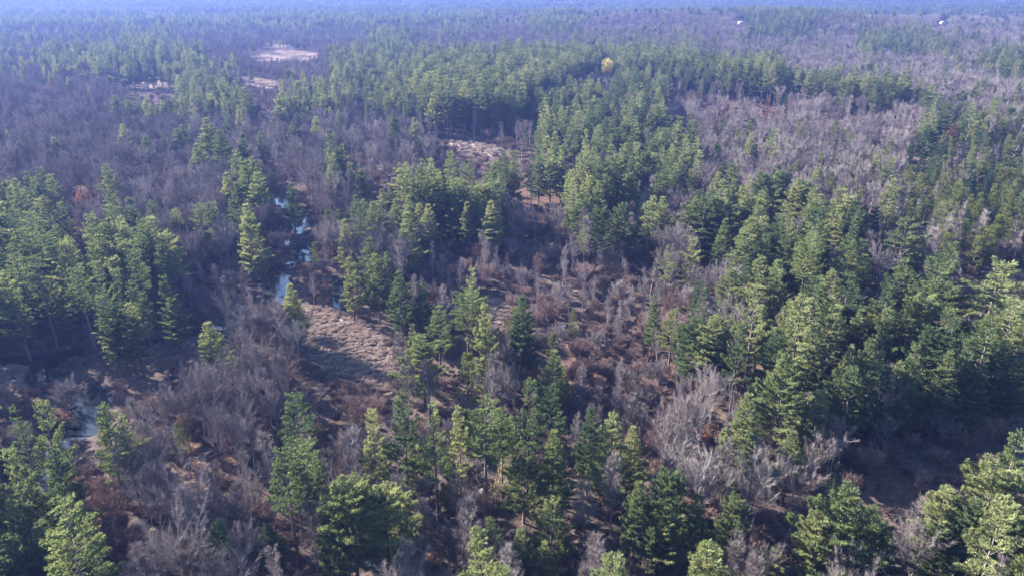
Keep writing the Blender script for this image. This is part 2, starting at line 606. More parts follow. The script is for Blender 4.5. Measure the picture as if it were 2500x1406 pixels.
def conifer(seed, H, base, R, power=0.75, gap=0.72, arms=5, tuft=0.42, dens=1.0, droop=0.0, irregular=0.25, wood=0.24, lean=0.02, bl=6, topup=0.75):
    """pine or spruce: returns (trunk with limbs, needles)"""
    g = np.random.default_rng(seed)
    W, N = Tris(), Tris()
    n = 12
    zz = np.linspace(0, H, n)
    ax = np.cumsum(g.normal(0, lean * H / n, (n, 2)), 0) * (zz / H)[:, None]
    path = np.column_stack([ax, zz])
    path[0, 2] = -0.4
    tube(W, path, wood * (1 - zz / H) ** 0.85 + 0.02, 7)

    def at(z):
        return np.array([np.interp(z, zz, ax[:, 0]), np.interp(z, zz, ax[:, 1]), z])

    # dead stubs under the crown
    for _ in range(int(6 * base * H / 6)):
        z = g.uniform(0.35 * base, base) * H
        a = g.uniform(0, 6.28)
        L = g.uniform(0.6, 2.0)
        tube(W, curve(at(z), (math.cos(a), math.sin(a), 0.05), L, 2, (0, 0, -0.1), g), [0.035, 0.02, 0.006], 3)
    z = base * H
    lop = g.uniform(0, 6.28)
    while z < H - 0.25:
        t = (z - base * H) / (H - base * H)
        prof = (1 - t) ** power * min(1.0, 0.55 + 2.2 * t)
        k = max(3, int(round(arms * (1.0 if t < 0.85 else 0.8))))
        a0 = g.uniform(0, 6.28)
        sec = g.uniform(1 - irregular, 1 + irregular * 0.6)
        for b in range(k):
            if g.random() < 0.10:
                continue
            a = a0 + b * 6.28 / k + g.normal(0, 0.25)
            L = R * prof * sec * g.uniform(1 - irregular, 1 + irregular * 0.5) * (1 + 0.16 * math.cos(a - lop)) + 0.28
            e = (topup * t ** 1.3 - droop) + g.normal(0, 0.08)
            d0 = np.array([math.cos(a) * math.cos(e), math.sin(a) * math.cos(e), math.sin(e)])
            C = curve(at(z + g.uniform(-0.2, 0.2)), d0, L, 5, (0, 0, 0.42 - 0.25 * t), g, 0.05)
            tube(W, C, np.linspace(0.022 + 0.011 * L, 0.006, 6), 3)
            # sprays to both sides of the limb
            s_in = 0.18 if t > 0.6 else 0.30
            ns = max(3, int(L * 2.6 * dens))
            ss = np.linspace(s_in, 1.0, ns)
            pos = np.array([[np.interp(s, np.linspace(0, 1, 6), C[:, j]) for j in range(3)] for s in ss])
            tan = unit(np.gradient(C, axis=0))
            tdir = np.array([[np.interp(s, np.linspace(0, 1, 6), tan[:, j]) for j in range(3)] for s in ss])
            side = unit(np.cross(tdir, np.array([0, 0, 1.0])))
            P, D = [pos], [tdir]
            for sg in (-1, 1):
                ln_ = (0.18 + (1 - ss) * L * 0.42) * g.uniform(0.6, 1.15, ns)
                dv = unit(tdir * 0.75 + side * sg + np.array([0, 0, 0.18]) + g.normal(0, 0.12, tdir.shape))
                m_ = int(max(1, math.ceil(L * 0.42 * 1.5 * dens)))
                for q in range(1, m_ + 1):
                    f = q / m_
                    ok = ln_ * f > 0.05
                    P.append((pos + dv * (ln_ * f)[:, None])[ok])
                    D.append(dv[ok])
            P, D = np.concatenate(P), np.concatenate(D)
            blades(N, g, P + g.normal(0, 0.05, P.shape), D, tuft, 0.086, bl, 0.42, 0.26, vmean=g.normal(0.5, 0.10))
        z += gap * g.uniform(0.75, 1.3)
    tip = at(H)
    blades(N, g, np.array([tip - [0, 0, 0.3 * i] for i in range(4)]), np.tile([0, 0, 1.0], (4, 1)), tuft * 1.1, 0.10, 7, 0.45)
    return W, N


def bare(seed, H, R, fork=0.3, limbs=7, subs=6, tw=16, stems=1, wood=0.16, up=0.5, tlen=0.8, twid=0.03, narrow=False):
    """leafless tree or shrub: returns (trunk, crown of limbs and twigs)"""
    g = np.random.default_rng(seed)
    W, N = Tris(), Tris()
    TP, TD = [], []

    def sub(C, L, r, depth):
        n = len(C) - 1
        tan = unit(np.gradient(C, axis=0))
        if depth == 0:
            s = g.uniform(0.15, 1.0, tw)
            i = np.clip((s * n), 0, n - 1e-6)
            i0 = i.astype(int)
            fr = (i - i0)[:, None]
            P = C[i0] * (1 - fr) + C[i0 + 1] * fr
            TP.append(P)
            TD.append(unit(tan[i0] + g.normal(0, 0.38, P.shape) + np.array([0, 0, 0.25])))
            return
        for k in range(subs):
            s = g.uniform(0.25, 0.98)
            i = min(int(s * n), n - 1)
            p = C[i] + (C[i + 1] - C[i]) * (s * n - i)
            d = unit(tan[i] + g.normal(0, 0.5, 3) + np.array([0, 0, 0.15]))
            l = L * g.uniform(0.35, 0.6) * (1.15 - 0.5 * s)
            c = curve(p, d, l, 3, (0, 0, up * 0.7), g, 0.10)
            tube(N, c, np.linspace(r * 0.5, 0.009, 3 + 1), 3, 0, g.uniform(0.3, 0.65))
            sub(c, l, r * 0.5, depth - 1)

    for st in range(stems):
        a = g.uniform(0, 6.28)
        off = np.array([math.cos(a), math.sin(a), 0]) * (0 if stems == 1 else g.uniform(0.05, 0.18) * R)
        hs = H * g.uniform(0.82, 1.0)
        if narrow:
            C = curve(off + [0, 0, -0.3], (g.normal(0, .03), g.normal(0, .03), 1), hs * 0.96, 8, (0, 0, 0.2), g, 0.025)
            tube(W, C, np.linspace(wood, 0.02, 9), 6)
            for k in range(limbs):
                s = g.uniform(fork, 0.98)
                p = np.array([np.interp(s, np.linspace(0, 1, 9), C[:, j]) for j in range(3)])
                b = g.uniform(0, 6.28)
                e = g.uniform(0.55, 1.0)
                l = R * g.uniform(0.7, 1.35) * (1.25 - s)
                c = curve(p, (math.cos(b) * math.cos(e), math.sin(b) * math.cos(e), math.sin(e)), l * 1.5, 4, (0, 0, up), g, 0.07)
                tube(N, c, np.linspace(wood * 0.30, 0.010, 5), 3, 0, g.uniform(0.35, 0.85))
                sub(c, l, wood * 0.26, 0)
                sub(c, l, wood * 0.26, 1)
            continue
        ln0 = (g.normal(0, .05), g.normal(0, .05), 1) if stems == 1 else (math.cos(a) * .38, math.sin(a) * .38, 1)
        C = curve(off + [0, 0, -0.3], ln0, hs * fork + 0.3, 5, (0, 0, 0.2), g, 0.05)
        tube(W, C, np.linspace(wood, wood * 0.72, 6), 6)
        top = C[-1]
        tube(N, curve(top, C[-1] - C[-2], hs * (0.92 - fork), 5, (0, 0, 0.3), g, 0.09), np.linspace(wood * 0.7, 0.015, 6), 4, 0, 0.5)
        for k in range(limbs):
            b = a + k * 6.28 / limbs + g.normal(0, 0.3)
            s = g.uniform(0.0, 0.55)
            p = top + np.array([0, 0, 1]) * s * hs * (1 - fork) * 0.6
            e = g.uniform(0.75, 1.2) + 0.25 * s
            rise = (hs - p[2]) * g.uniform(0.75, 1.0)
            L = min(rise / math.sin(min(e + 0.15, 1.5)), R * 1.5 / max(0.25, math.cos(e)))
            c = curve(p, (math.cos(b) * math.cos(e), math.sin(b) * math.cos(e), math.sin(e)), L, 5, (0, 0, up), g, 0.09)
            tube(N, c, np.linspace(wood * 0.34, 0.012, 6), 3, 0, g.uniform(0.3, 0.6))
            sub(c, L, wood * 0.24, 1)
            sub(c, L * 0.8, wood * 0.2, 0)
    if TP:
        blades(N, g, np.concatenate(TP), np.concatenate(TD), tlen, twid, 2, 0.30, 0.08, vmean=0.5, vs=0.25)
    return W, N


def leafy(seed, H, R, base=0.3, n=900, k=5, leaf=0.32):
    """small tree that still holds its leaves"""
    g = np.random.default_rng(seed)
    W, N = bare(seed, H, R, fork=base, limbs=7, subs=4, tw=4, wood=0.13)
    T2 = Tris()
    c = np.array([0, 0, H * (base + 1) / 2])
    u = unit(g.normal(0, 1, (n, 3))) * (g.uniform(0.15, 1, n) ** 0.45)[:, None]
    lob = 1 + 0.22 * np.sin(3 * np.arctan2(u[:, 1], u[:, 0]) + seed) + 0.2 * np.sin(5 * u[:, 2] + seed)
    P = c + u * lob[:, None] * np.array([R, R, H * (1 - base) / 2])
    blades(T2, g, P, unit(u + [0, 0, 0.2]), leaf, leaf * 0.7, k, 0.9)
    W.extend(N)
    return W, T2


def tussock(seed, R=0.7, h=0.75, n=70):
    g = np.random.default_rng(seed)
    N = Tris()
    a = g.uniform(0, 6.28, n)
    r = R * np.sqrt(g.random(n)) * 0.6
    P = np.column_stack([np.cos(a) * r, np.sin(a) * r, np.full(n, -0.05)])
    D = unit(np.column_stack([np.cos(a) * r * 1.3, np.sin(a) * r * 1.3, np.full(n, 0.8)]) + g.normal(0, .2, (n, 3)))
    blades(N, g, P, D, h, 0.13, 3, 0.28, -0.05)
    return Tris(), N


# ------------------------------------------------------------------ plant kinds: (height, radius, trunk, crown, joined mesh)
KIND = {}


def thin(N, keep, grow_, seed=1):
    """the same crown drawn with fewer, larger blades, for trees far away"""
    g = np.random.default_rng(seed)
    V = np.concatenate(N.V).reshape(-1, 4, 3)
    A = np.concatenate(N.A).reshape(-1, 2)
    k = g.random(len(V)) < keep
    V, A = V[k], A[k]
    c = V.mean(1, keepdims=True)
    V = (c + (V - c) * grow_).reshape(-1, 3)
    b = np.arange(len(V) // 4)[:, None] * 4
    T = Tris()
    T.add(V, np.concatenate([b + [0, 1, 2], b + [0, 2, 3]], 1).reshape(-1, 3), 0, A.ravel())
    return T


def kind(name, W, N, H, R, mw, mn):
    jt = Tris()
    jt.extend(W, 0)
    jt.extend(N, 1)
    vv = np.concatenate(N.V)
    R = max(0.3, float(np.percentile(np.hypot(vv[:, 0], vv[:, 1]), 97)))
    if name in ('tall_pine', 'full_pine', 'round_pine', 'layered_pine', 'spruce', 'young_conifer'):
        jt = Tris()
        jt.extend(W, 0)
        jt.extend(thin(N, .36, 1.6), 1)
    e = dict(H=H, R=R, mw=mw, mn=mn, W=W, N=N, joined=jt.mesh(name + '_plant', [mw, mn]))
    if W.V:
        e['trunk'] = W.mesh(name + '_trunk', [mw])
    e['crown'] = N.mesh(name + '_crown', [mn])
    KIND.setdefault(name, []).append(e)


NEEDLE = dict(tuft=.42, dens=1.25, bl=9)
for i, (H, b, R, p, gp, de) in enumerate([(22, .40, 4.0, .72, 1.05, 1.25), (23, .50, 4.3, .60, 1.2, 1.1), (21, .30, 3.9, .90, 1.0, 1.25), (22, .46, 3.4, .80, 1.15, .85), (20, .36, 4.6, .55, 1.35, .9), (24, .55, 4.0, .52, 1.05, 1.1)]):
    kind('tall_pine', *conifer(100 + i, H, b, R, p, gap=gp, arms=5, irregular=.38, tuft=.42, dens=de, bl=9, lean=.03), H, R, M_BARKP, M_PINE)
for i, (H, b, R, p) in enumerate([(18, .14, 4.0, .85), (17, .10, 3.7, .80), (19, .18, 4.4, .72), (18, .22, 3.8, .95), (16, .08, 4.2, .65)]):
    kind('full_pine', *conifer(120 + i, H, b, R, p, gap=.92, arms=6, irregular=.20 + .05 * i, **NEEDLE), H, R, M_BARKP, M_PINE)
for i, (H, b, R, p) in enumerate([(17, .24, 5.2, .62), (16, .20, 4.8, .54), (18, .30, 5.0, .48)]):
    kind('round_pine', *conifer(140 + i, H, b, R, p, gap=.95, arms=6, irregular=.34, topup=.95, **NEEDLE), H, R, M_BARKP, M_PINE)
for i, (H, b, R, p) in enumerate([(19, .28, 5.2, .60), (20, .30, 4.8, .55), (21, .38, 5.4, .45)]):
    kind('layered_pine', *conifer(160 + i, H, b, R, p, gap=1.6, arms=5, irregular=.42, droop=.08, **NEEDLE), H, R, M_BARKP, M_PINE)
for i, (H, R) in enumerate([(11, 1.9), (10, 1.6)]):
    kind('spruce', *conifer(180 + i, H, .05, R, .9, gap=.42, arms=6, tuft=.30, droop=.18, irregular=.14, wood=.13, topup=.4), H, R, M_BARKP, M_SPRUCE)
for i, (H, R) in enumerate([(8, 1.7), (7, 1.4), (9, 1.8)]):
    kind('young_conifer', *conifer(190 + i, H, .12, R, .8, gap=.55, arms=5, tuft=.34, irregular=.30, wood=.10, bl=5), H, R, M_BARKP, M_YOUNG)
for i, (H, R, f) in enumerate([(14, 2.9, .26), (15, 3.2, .32), (13, 2.8, .22), (14, 3.3, .38)]):
    kind('bare_tree', *bare(200 + i, H, R, f, limbs=9, subs=8, tw=36, wood=.12, twid=.024, tlen=.9), H, R, M_BARKB, M_TWIG)
for i, (H, R) in enumerate([(15, 2.1), (14, 2.4), (16, 2.3)]):
    kind('bare_tree', *bare(210 + i, H, R, .28, limbs=44, subs=3, tw=14, wood=.15, narrow=True, tlen=.8, twid=.024), H, R, M_BARKB, M_TWIG)
for i, (H, R) in enumerate([(15, 1.7), (14, 1.5), (16, 1.9)]):
    kind('birch', *bare(220 + i, H, R, .30, limbs=40, subs=3, tw=16, wood=.10, narrow=True, tlen=.65, twid=.024), H, R, M_BARKW, M_TWIG)
for i, (H, R) in enumerate([(6, 2.2), (5, 2.0), (7, 2.4)]):
    kind('thicket_tree', *bare(240 + i, H, R, .15, limbs=6, subs=6, tw=26, stems=5, wood=.045, tlen=.55, twid=.021), H, R, M_BARKB, M_TWIG if i == 0 else M_TWIGR)
for i, (H, R) in enumerate([(2.6, 1.7), (2.2, 1.5), (3.0, 1.8)]):
    kind('shrub', *bare(260 + i, H, R, .10, limbs=5, subs=5, tw=22, stems=6, wood=.02, tlen=.40, twid=.02, up=.3), H, R, M_TWIGR, M_TWIGR)
kind('yellow_tree', *leafy(300, 12, 4.4, .2, 1500, 5, .4), 12, 4.4, M_BARKB, M_GOLD)
kind('rusty_tree', *leafy(310, 11, 3.4, .25, 900, 5, .34), 11, 3.4, M_BARKB, M_RUST)
kind('rusty_shrub', *leafy(320, 3.2, 1.7, .12, 320, 4, .26), 3.2, 1.7, M_BARKB, M_RUST)
kind('yellow_shrub', *leafy(330, 4.2, 1.8, .12, 220, 4, .22), 4.2, 1.8, M_BARKB, M_STRAW)
kind('dead_spruce', *conifer(340, 15, .12, 2.2, .8, gap=.62, arms=5, tuft=.34, droop=.2, irregular=.3, wood=.15), 15, 2.2, M_BARKP, M_RUST)
for i in range(3):
    kind('tussock', *tussock(350 + i), .75, .7, M_SEDGE, M_SEDGE)


# ------------------------------------------------------------------ the ground
def axis(c, a, k, n):
    t = np.linspace(-1, 1, n)
    return c + a * np.sinh(k * t)


gx = axis(-10, 6.2, 8.4, 365)
ty = np.linspace(0, 1, 560)
gy = -260 + 0 * ty
gy = np.concatenate([np.linspace(-2600, 40, 30)[:-1], np.linspace(40, 330, 250)[:-1], 330 + 36 * (np.exp(np.linspace(0, 5.95, 270)) - 1)])
GX, GY = np.meshgrid(gx, gy)
GZ = height(GX.ravel(), GY.ravel())
V = np.column_stack([GX.ravel(), GY.ravel(), GZ])
nx, ny = len(gx), len(gy)
ii, jj = np.meshgrid(np.arange(nx - 1), np.arange(ny - 1))
b0 = (jj * nx + ii).ravel()
Q = np.column_stack([b0, b0 + 1, b0 + nx + 1, b0 + nx])
me = bpy.data.meshes.new('ground')
me.vertices.add(len(V))
me.vertices.foreach_set('co', V.astype(np.float32).ravel())
me.loops.add(Q.size)
me.loops.foreach_set('vertex_index', Q.astype(np.int32).ravel())
me.polygons.add(len(Q))
me.polygons.foreach_set('loop_start', np.arange(0, Q.size, 4, dtype=np.int32))
me.materials.append(M_GROUND)
gpx, gpy = project(V[:, 0], V[:, 1], V[:, 2])
jx, jy = waves(V[:, 0], V[:, 1], 9) * 14, waves(V[:, 1], V[:, 0], 8) * 7
inf = (V[:, 1] > 30)


def mask(name, polys, near_only=True):
    m = np.zeros(len(V), bool)
    for P in polys:
        s = np.clip((np.mean([p[1] for p in P]) - 60) / 500, 0.25, 1)
        m |= in_poly(gpx + jx * s, gpy + jy * s, P)
    at = me.attributes.new(name, 'FLOAT', 'POINT')
    at.data.foreach_set('value', (m & inf).astype(np.float32))


mask('sedge', MARSH)
mask('rust', LITTER)
mask('cut', CUT)
e = stream_edge(V[:, 0], V[:, 1])
at = me.attributes.new('mud', 'FLOAT', 'POINT')
at.data.foreach_set('value', (1 - smooth(0.2, 1.6, e)).astype(np.float32))
me.update(calc_edges=True)
for p in ():
    pass
me.shade_smooth()
ground = bpy.data.objects.new('ground', me)
sc.collection.objects.link(ground)
ground['kind'] = 'structure'
ground['label'] = 'forest floor of brown leaf litter, dry sedge and cut-over soil'


def link(o):
    sc.collection.objects.link(o)
    return o


# stream: a water sheet in the carved bed, following the water courses
ST = Tris()
for S in STREAMS:
    C = chaikin(S, 2)
    t = unit(np.gradient(C[:, :2], axis=0))
    nrm = np.column_stack([-t[:, 1], t[:, 0]])
    hw = C[:, 2] / 2 + 1.6
    k = S is STREAMS[0]
    dz = {0: 0.0, 1: -0.004, 2: -0.008}[[q is S for q in STREAMS].index(True)]
    L_ = C[:, :2] + nrm * hw[:, None]
    R_ = C[:, :2] - nrm * hw[:, None]
    n = len(C)
    vv = np.column_stack([np.concatenate([L_, R_]), np.full(2 * n, WATER_Z + dz)])
    ff = []
    for i in range(n - 1):
        ff += [(i, n + i, n + i + 1), (i, n + i + 1, i + 1)]
    ST.add(vv, ff)
stream = link(bpy.data.objects.new('stream', ST.mesh('stream', [M_WATER])))
stream['kind'] = 'structure'
stream['label'] = 'narrow winding woodland stream reflecting the pale sky'

# road with its painted lines
def ribbon(P, w, off, z):
    C = chaikin(P, 1)
    t = unit(np.gradient(C[:, :2], axis=0))
    nrm = np.column_stack([-t[:, 1], t[:, 0]])
    T = Tris()
    n = len(C)
    zz = height(C[:, 0], C[:, 1]) + z
    a = C[:, :2] + nrm * (off + w / 2)
    b = C[:, :2] + nrm * (off - w / 2)
    vv = np.column_stack([np.concatenate([a, b]), np.concatenate([zz, zz])])
    ff = []
    for i in range(n - 1):
        ff += [(n + i, n + i + 1, i), (i, n + i + 1, i + 1)]
    T.add(vv, ff)
    return T


road = link(bpy.data.objects.new('road', ribbon(ROAD, 5.2, 0, 0.10).mesh('road', [M_ASPHALT])))
road['kind'] = 'structure'
road['label'] = 'narrow asphalt road curving through the shade of the pines'
for nm, off, w, m in (('centre_line', 0, 0.10, M_YPAINT),):
    o = link(bpy.data.objects.new(nm, ribbon(ROAD, w, off, 0.112).mesh(nm, [m])))
    o.parent = road

# ------------------------------------------------------------------ what grows where
plants = []          # (kind, x, y, z, scale_xy, scale_z, rotation, hero label or None)


def put(kd, x, y, sxy=1.0, sz=1.0, hero=None, var=None, z=None):
    v = int(rng.integers(len(KIND[kd]))) if var is None else var % len(KIND[kd])
    plants.append([kd, v, x, y, z, sxy, sz, rng.uniform(0, 6.28), hero])


# trees picked out one by one: kind, top pixel, height in metres, crown width in photograph pixels, label
HERO = [
    ('full_pine', 505, 787, 15, 112, 'broad rounded green pine standing alone among bare grey trees by the marsh'),
    ('full_pine', 705, 695, 16, 84, 'dark slender pine standing alone between the stream and the tan marsh'),
    ('tall_pine', 905, 1005, 19, 112, None), ('tall_pine', 980, 958, 23, 112, None), ('tall_pine', 1055, 975, 23, 108, None),
    ('tall_pine', 1118, 990, 20, 84, None), ('tall_pine', 1185, 975, 21, 130, None), ('full_pine', 1000, 1088, 12, 84, None),
    ('full_pine', 1092, 1128, 11, 80, None), ('full_pine', 1036, 1085, 12, 70, None), ('full_pine', 935, 1120, 11, 80, None),
    ('round_pine', 850, 1180, 18, 210, None), ('round_pine', 935, 1200, 17, 190, None), ('full_pine', 992, 1250, 12, 100, None), ('full_pine', 800, 1215, 15, 120, None),
    ('tall_pine', 690, 1095, 20, 125, None), ('tall_pine', 738, 1080, 20, 112, None), ('full_pine', 650, 1285, 8, 84, None),
    ('tall_pine', 36, 990, 22, 92, None), ('tall_pine', 95, 985, 22, 112, None), ('tall_pine', 20, 1100, 20, 110, None),
    ('full_pine', 130, 1095, 18, 115, None), ('full_pine', 60, 1150, 17, 120, None), ('full_pine', 30, 1230, 16, 120, None), ('full_pine', 150, 1190, 16, 110, None),
    ('full_pine', 95, 1270, 15, 130, None), ('full_pine', 180, 1270, 12, 80, None), ('full_pine', 15, 1310, 14, 120, None), ('full_pine', 130, 1330, 13, 120, None),
    ('tall_pine', 245, 985, 19, 96, 'tall open pine on the bank beside the stream bend with a bare lower trunk'),
    ('tall_pine', 290, 1010, 18, 92, None),
    ('tall_pine', 1290, 930, 21, 120, None), ('tall_pine', 1345, 950, 20, 118, None), ('full_pine', 1352, 1050, 16, 112, None),
    ('full_pine', 1250, 1020, 12, 70, None), ('round_pine', 1280, 1130, 11, 140, None), ('full_pine', 1350, 856, 14, 100, 'dense dark green pine with wide lower branches at the edge of the brown thicket'),
    ('full_pine', 1376, 900, 9, 58, None), ('tall_pine', 1225, 1010, 17, 80, None),
    ('full_pine', 1442, 1000, 16, 82, None), ('full_pine', 1500, 1005, 19, 140, None), ('full_pine', 1545, 1040, 14, 90, None),
    ('round_pine', 1348, 1220, 12, 120, 'smooth rounded pale green pine rising above the bare grey brush'),
    ('full_pine', 1200, 1265, 11, 110, None), ('full_pine', 1268, 1295, 10, 110, None), ('full_pine', 1165, 1290, 10, 90, None), ('full_pine', 1330, 1320, 9, 90, None),
    ('round_pine', 1560, 1180, 16, 120, None), ('round_pine', 1642, 1155, 17, 130, None), ('round_pine', 1630, 1240, 14, 130, None),
    ('full_pine', 1705, 1210, 15, 100, None), ('round_pine', 1800, 1220, 13, 105, None), ('full_pine', 1740, 1300, 10, 100, None), ('round_pine', 1590, 1290, 11, 110, None),
    ('round_pine', 2075, 1200, 18, 200, 'big broad yellow-green pine crown beside the thin reddish saplings'),
    ('round_pine', 2000, 1262, 14, 130, None), ('round_pine', 2140, 1270, 13, 120, None), ('full_pine', 1900, 1330, 9, 100, None), ('full_pine', 2060, 1310, 12, 120, None),
    ('round_pine', 2310, 1195, 15, 150, None), ('round_pine', 2440, 1145, 18, 180, None), ('layered_pine', 2490, 1060, 20, 120, None),
    ('round_pine', 2390, 1230, 15, 150, None), ('round_pine', 2480, 1250, 15, 150, None), ('round_pine', 2300, 1290, 11, 110, None), ('full_pine', 2420, 1320, 11, 120, None),
    ('full_pine', 852, 625, 17, 66, None), ('full_pine', 900, 580, 20, 92, None), ('full_pine', 915, 618, 18, 84, None), ('full_pine', 972, 660, 18, 92, None),
    ('full_pine', 1030, 690, 16, 80, None), ('tall_pine', 1070, 745, 17, 95, None), ('tall_pine', 1150, 650, 22, 84, None), ('tall_pine', 1140, 705, 19, 96, None),
    ('full_pine', 1185, 750, 20, 112, None), ('full_pine', 1275, 725, 20, 100, None), ('full_pine', 1262, 790, 14, 84, None), ('tall_pine', 1005, 790, 14, 60, None),
    ('young_conifer', 1350, 815, 9, 40, None), ('young_conifer', 1402, 755, 8, 38, 'small yellow-green conifer alone in the brown thicket'),
    ('full_pine', 1600, 720, 14, 54, None), ('tall_pine', 1645, 755, 15, 80, None), ('tall_pine', 1712, 690, 18, 84, None), ('tall_pine', 1632, 600, 17, 52, None),
    ('spruce', 1583, 565, 10, 24, 'narrow dark spruce among bare trees below the pines'), ('spruce', 2045, 1130, 7, 28, 'small dark spruce in the grey brush beside the big shaded clearing'),
    ('full_pine', 840, 540, 16, 72, None), ('full_pine', 910, 495, 18, 84, None), ('full_pine', 990, 520, 19, 88, None), ('round_pine', 1065, 420, 23, 118, None),
    ('full_pine', 1130, 440, 22, 96, None), ('full_pine', 1165, 460, 20, 70, None), ('full_pine', 1198, 490, 18, 80, None), ('tall_pine', 1430, 530, 16, 60, None),
    ('round_pine', 1470, 510, 18, 90, None), ('round_pine', 1520, 500, 18, 90, None), ('full_pine', 1630, 575, 10, 45, None),
    ('full_pine', 600, 390, 24, 110, None), ('full_pine', 552, 420, 20, 70, None), ('full_pine', 625, 425, 21, 76, None), ('full_pine', 600, 500, 22, 90, None),
    ('full_pine', 708, 450, 17, 58, 'slim dark pine rising straight from the stream edge'), ('full_pine', 570, 470, 20, 70, None),
    ('tall_pine', 485, 500, 18, 84, None), ('tall_pine', 427, 510, 16, 64, None), ('tall_pine', 367, 490, 17, 52, None), ('full_pine', 318, 490, 20, 82, None),
    ('full_pine', 262, 530, 20, 96, None), ('full_pine', 240, 570, 20, 90, None), ('tall_pine', 345, 640, 16, 50, None), ('full_pine', 300, 540, 18, 70, None),
    ('tall_pine', 30, 600, 23, 96, None), ('tall_pine', 120, 570, 23, 104, None), ('tall_pine', 155, 590, 22, 90, None), ('tall_pine', 60, 520, 22, 84, None),
    ('tall_pine', 105, 480, 22, 80, None), ('tall_pine', 150, 495, 20, 66, None), ('tall_pine', 232, 640, 22, 84, None), ('tall_pine', 282, 660, 21, 80, None),
    ('tall_pine', 85, 640, 22, 90, None), ('tall_pine', 185, 655, 21, 84, None), ('tall_pine', 12, 660, 22, 90, None), ('tall_pine', 320, 690, 18, 60, None),
    ('full_pine', 500, 290, 25, 84, None), ('full_pine', 535, 318, 23, 76, None), ('full_pine', 478, 350, 20, 70, None), ('full_pine', 430, 315, 18, 62, None),
    ('full_pine', 400, 328, 16, 50, None), ('full_pine', 300, 305, 18, 50, None), ('full_pine', 680, 230, 24, 60, None), ('full_pine', 718, 290, 18, 48, None),
    ('full_pine', 590, 330, 22, 72, None), ('full_pine', 736, 350, 14, 46, None), ('full_pine', 960, 272, 22, 52, None), ('full_pine', 1010, 290, 18, 56, None), ('full_pine', 575, 365, 20, 66, None),
    ('round_pine', 1700, 490, 19, 110, None), ('round_pine', 1758, 500, 19, 100, None), ('full_pine', 1840, 530, 21, 110, None), ('round_pine', 1865, 425, 20, 96, None),
    ('round_pine', 1950, 440, 20, 100, None), ('layered_pine', 2060, 460, 20, 110, None), ('layered_pine', 2028, 510, 18, 100, None),
    ('layered_pine', 2215, 540, 19, 104, 'tall open pine with flat separate branch layers at the edge of the dark clearing'),
    ('full_pine', 2250, 580, 15, 60, None),
    ('full_pine', 2115, 625, 19, 92, None), ('full_pine', 2210, 632, 20, 100, None), ('layered_pine', 2450, 640, 23, 170, 'large spreading yellow-green pine with wide flat branches beside the cut-over ground'),
    ('round_pine', 2310, 700, 20, 140, None), ('full_pine', 1820, 570, 20, 100, None), ('full_pine', 1900, 640, 20, 100, None), ('tall_pine', 1850, 700, 22, 120, None),
    ('full_pine', 2045, 740, 18, 92, None), ('full_pine', 1990, 790, 18, 104, None), ('full_pine', 1905, 800, 20, 130, None), ('full_pine', 2172, 750, 20, 96, None),
    ('round_pine', 2275, 800, 19, 120, None), ('full_pine', 2390, 790, 18, 100, None), ('full_pine', 1830, 965, 20, 112, None), ('round_pine', 1925, 870, 20, 150, None),
    ('full_pine', 2090, 990, 7, 40, 'small pale green pine standing apart at the edge of the deep shade'), ('spruce', 2005, 955, 13, 80, None), ('full_pine', 2200, 880, 15, 90, None),
    ('full_pine', 2300, 905, 12, 60, None), ('full_pine', 1940, 1050, 14, 100, None), ('full_pine', 1830, 1060, 15, 90, None), ('tall_pine', 1810, 790, 20, 80, None),
    ('full_pine', 2080, 850, 16, 90, None), ('full_pine', 2130, 830, 17, 90, None), ('full_pine', 2000, 700, 20, 100, None), ('full_pine', 1790, 640, 18, 90, None),
    ('tall_pine', 2330, 770, 22, 110, None), ('full_pine', 2365, 835, 19, 100, None), ('tall_pine', 2425, 770, 22, 110, None), ('full_pine', 2455, 840, 18, 110, None),
    ('full_pine', 2240, 850, 18, 100, None), ('full_pine', 2320, 860, 17, 90, None), ('tall_pine', 2480, 730, 23, 110, None), ('full_pine', 2150, 860, 17, 100, None),
    ('full_pine', 2400, 885, 15, 90, None), ('full_pine', 2490, 880, 15, 90, None),
    ('yellow_tree', 1484, 147, 22, 24, 'bright yellow leafy tree among the dark green ridge pines'),
    ('yellow_tree', 1200, 138, 17, 12, 'small pale yellow tree top in the distant pine canopy'),
    ('dead_spruce', 1878, 236, 16, 22, 'dead orange-brown conifer in front of the shaded ridge pines'),
    ('rusty_tree', 120, 203, 13, 30, 'orange-leaved tree among distant bare woods near the far marsh'),
    ('rusty_tree', 195, 460, 12, 44, 'rust-red oak crown behind the dark green pine block'),
    ('rusty_tree', 145, 508, 11, 34, 'small rust-red tree tucked between the dark pines'),
    ('rusty_tree', 2330, 300, 10, 26, 'small reddish tree in the cut-over woods below the ridge'),
    ('rusty_shrub', 1735, 1030, 5, 48, 'bright orange leafy bush under the pine edge'),
    ('yellow_shrub', 1235, 1118, 7, 60, 'pale yellow leafy shrub under the tall roadside pines'),
    ('yellow_shrub', 1215, 1165, 5, 60, 'low golden shrub in front of the pale yellow one'),
    ('yellow_shrub', 1415, 1235, 5, 32, 'thin yellow-leaved sapling in the bare brush'),
    ('yellow_shrub', 1400, 1340, 3, 28, 'tiny yellow bush at the foot of bare grey stems'),
    ('rusty_shrub', 1780, 885, 4, 34, 'orange-leaved bush on the sunny floor beside the tall pine trunks'),
    ('rusty_shrub', 140, 1010, 2.6, 60, 'low rusty bush on the bank under the rounded grey one'),
    ('rusty_shrub', 1865, 1285, 3, 40, 'rust-red bush in the dark gap between pines'),
    ('thicket_tree', 160, 935, 5.0, 120, 'rounded dense grey-brown bush on the stream island'),
    ('thicket_tree', 690, 742, 11, 150, None), ('bare_tree', 625, 735, 13, 130, 'big pale grey bare tree with broom-like crown beside the lone marsh pine'),
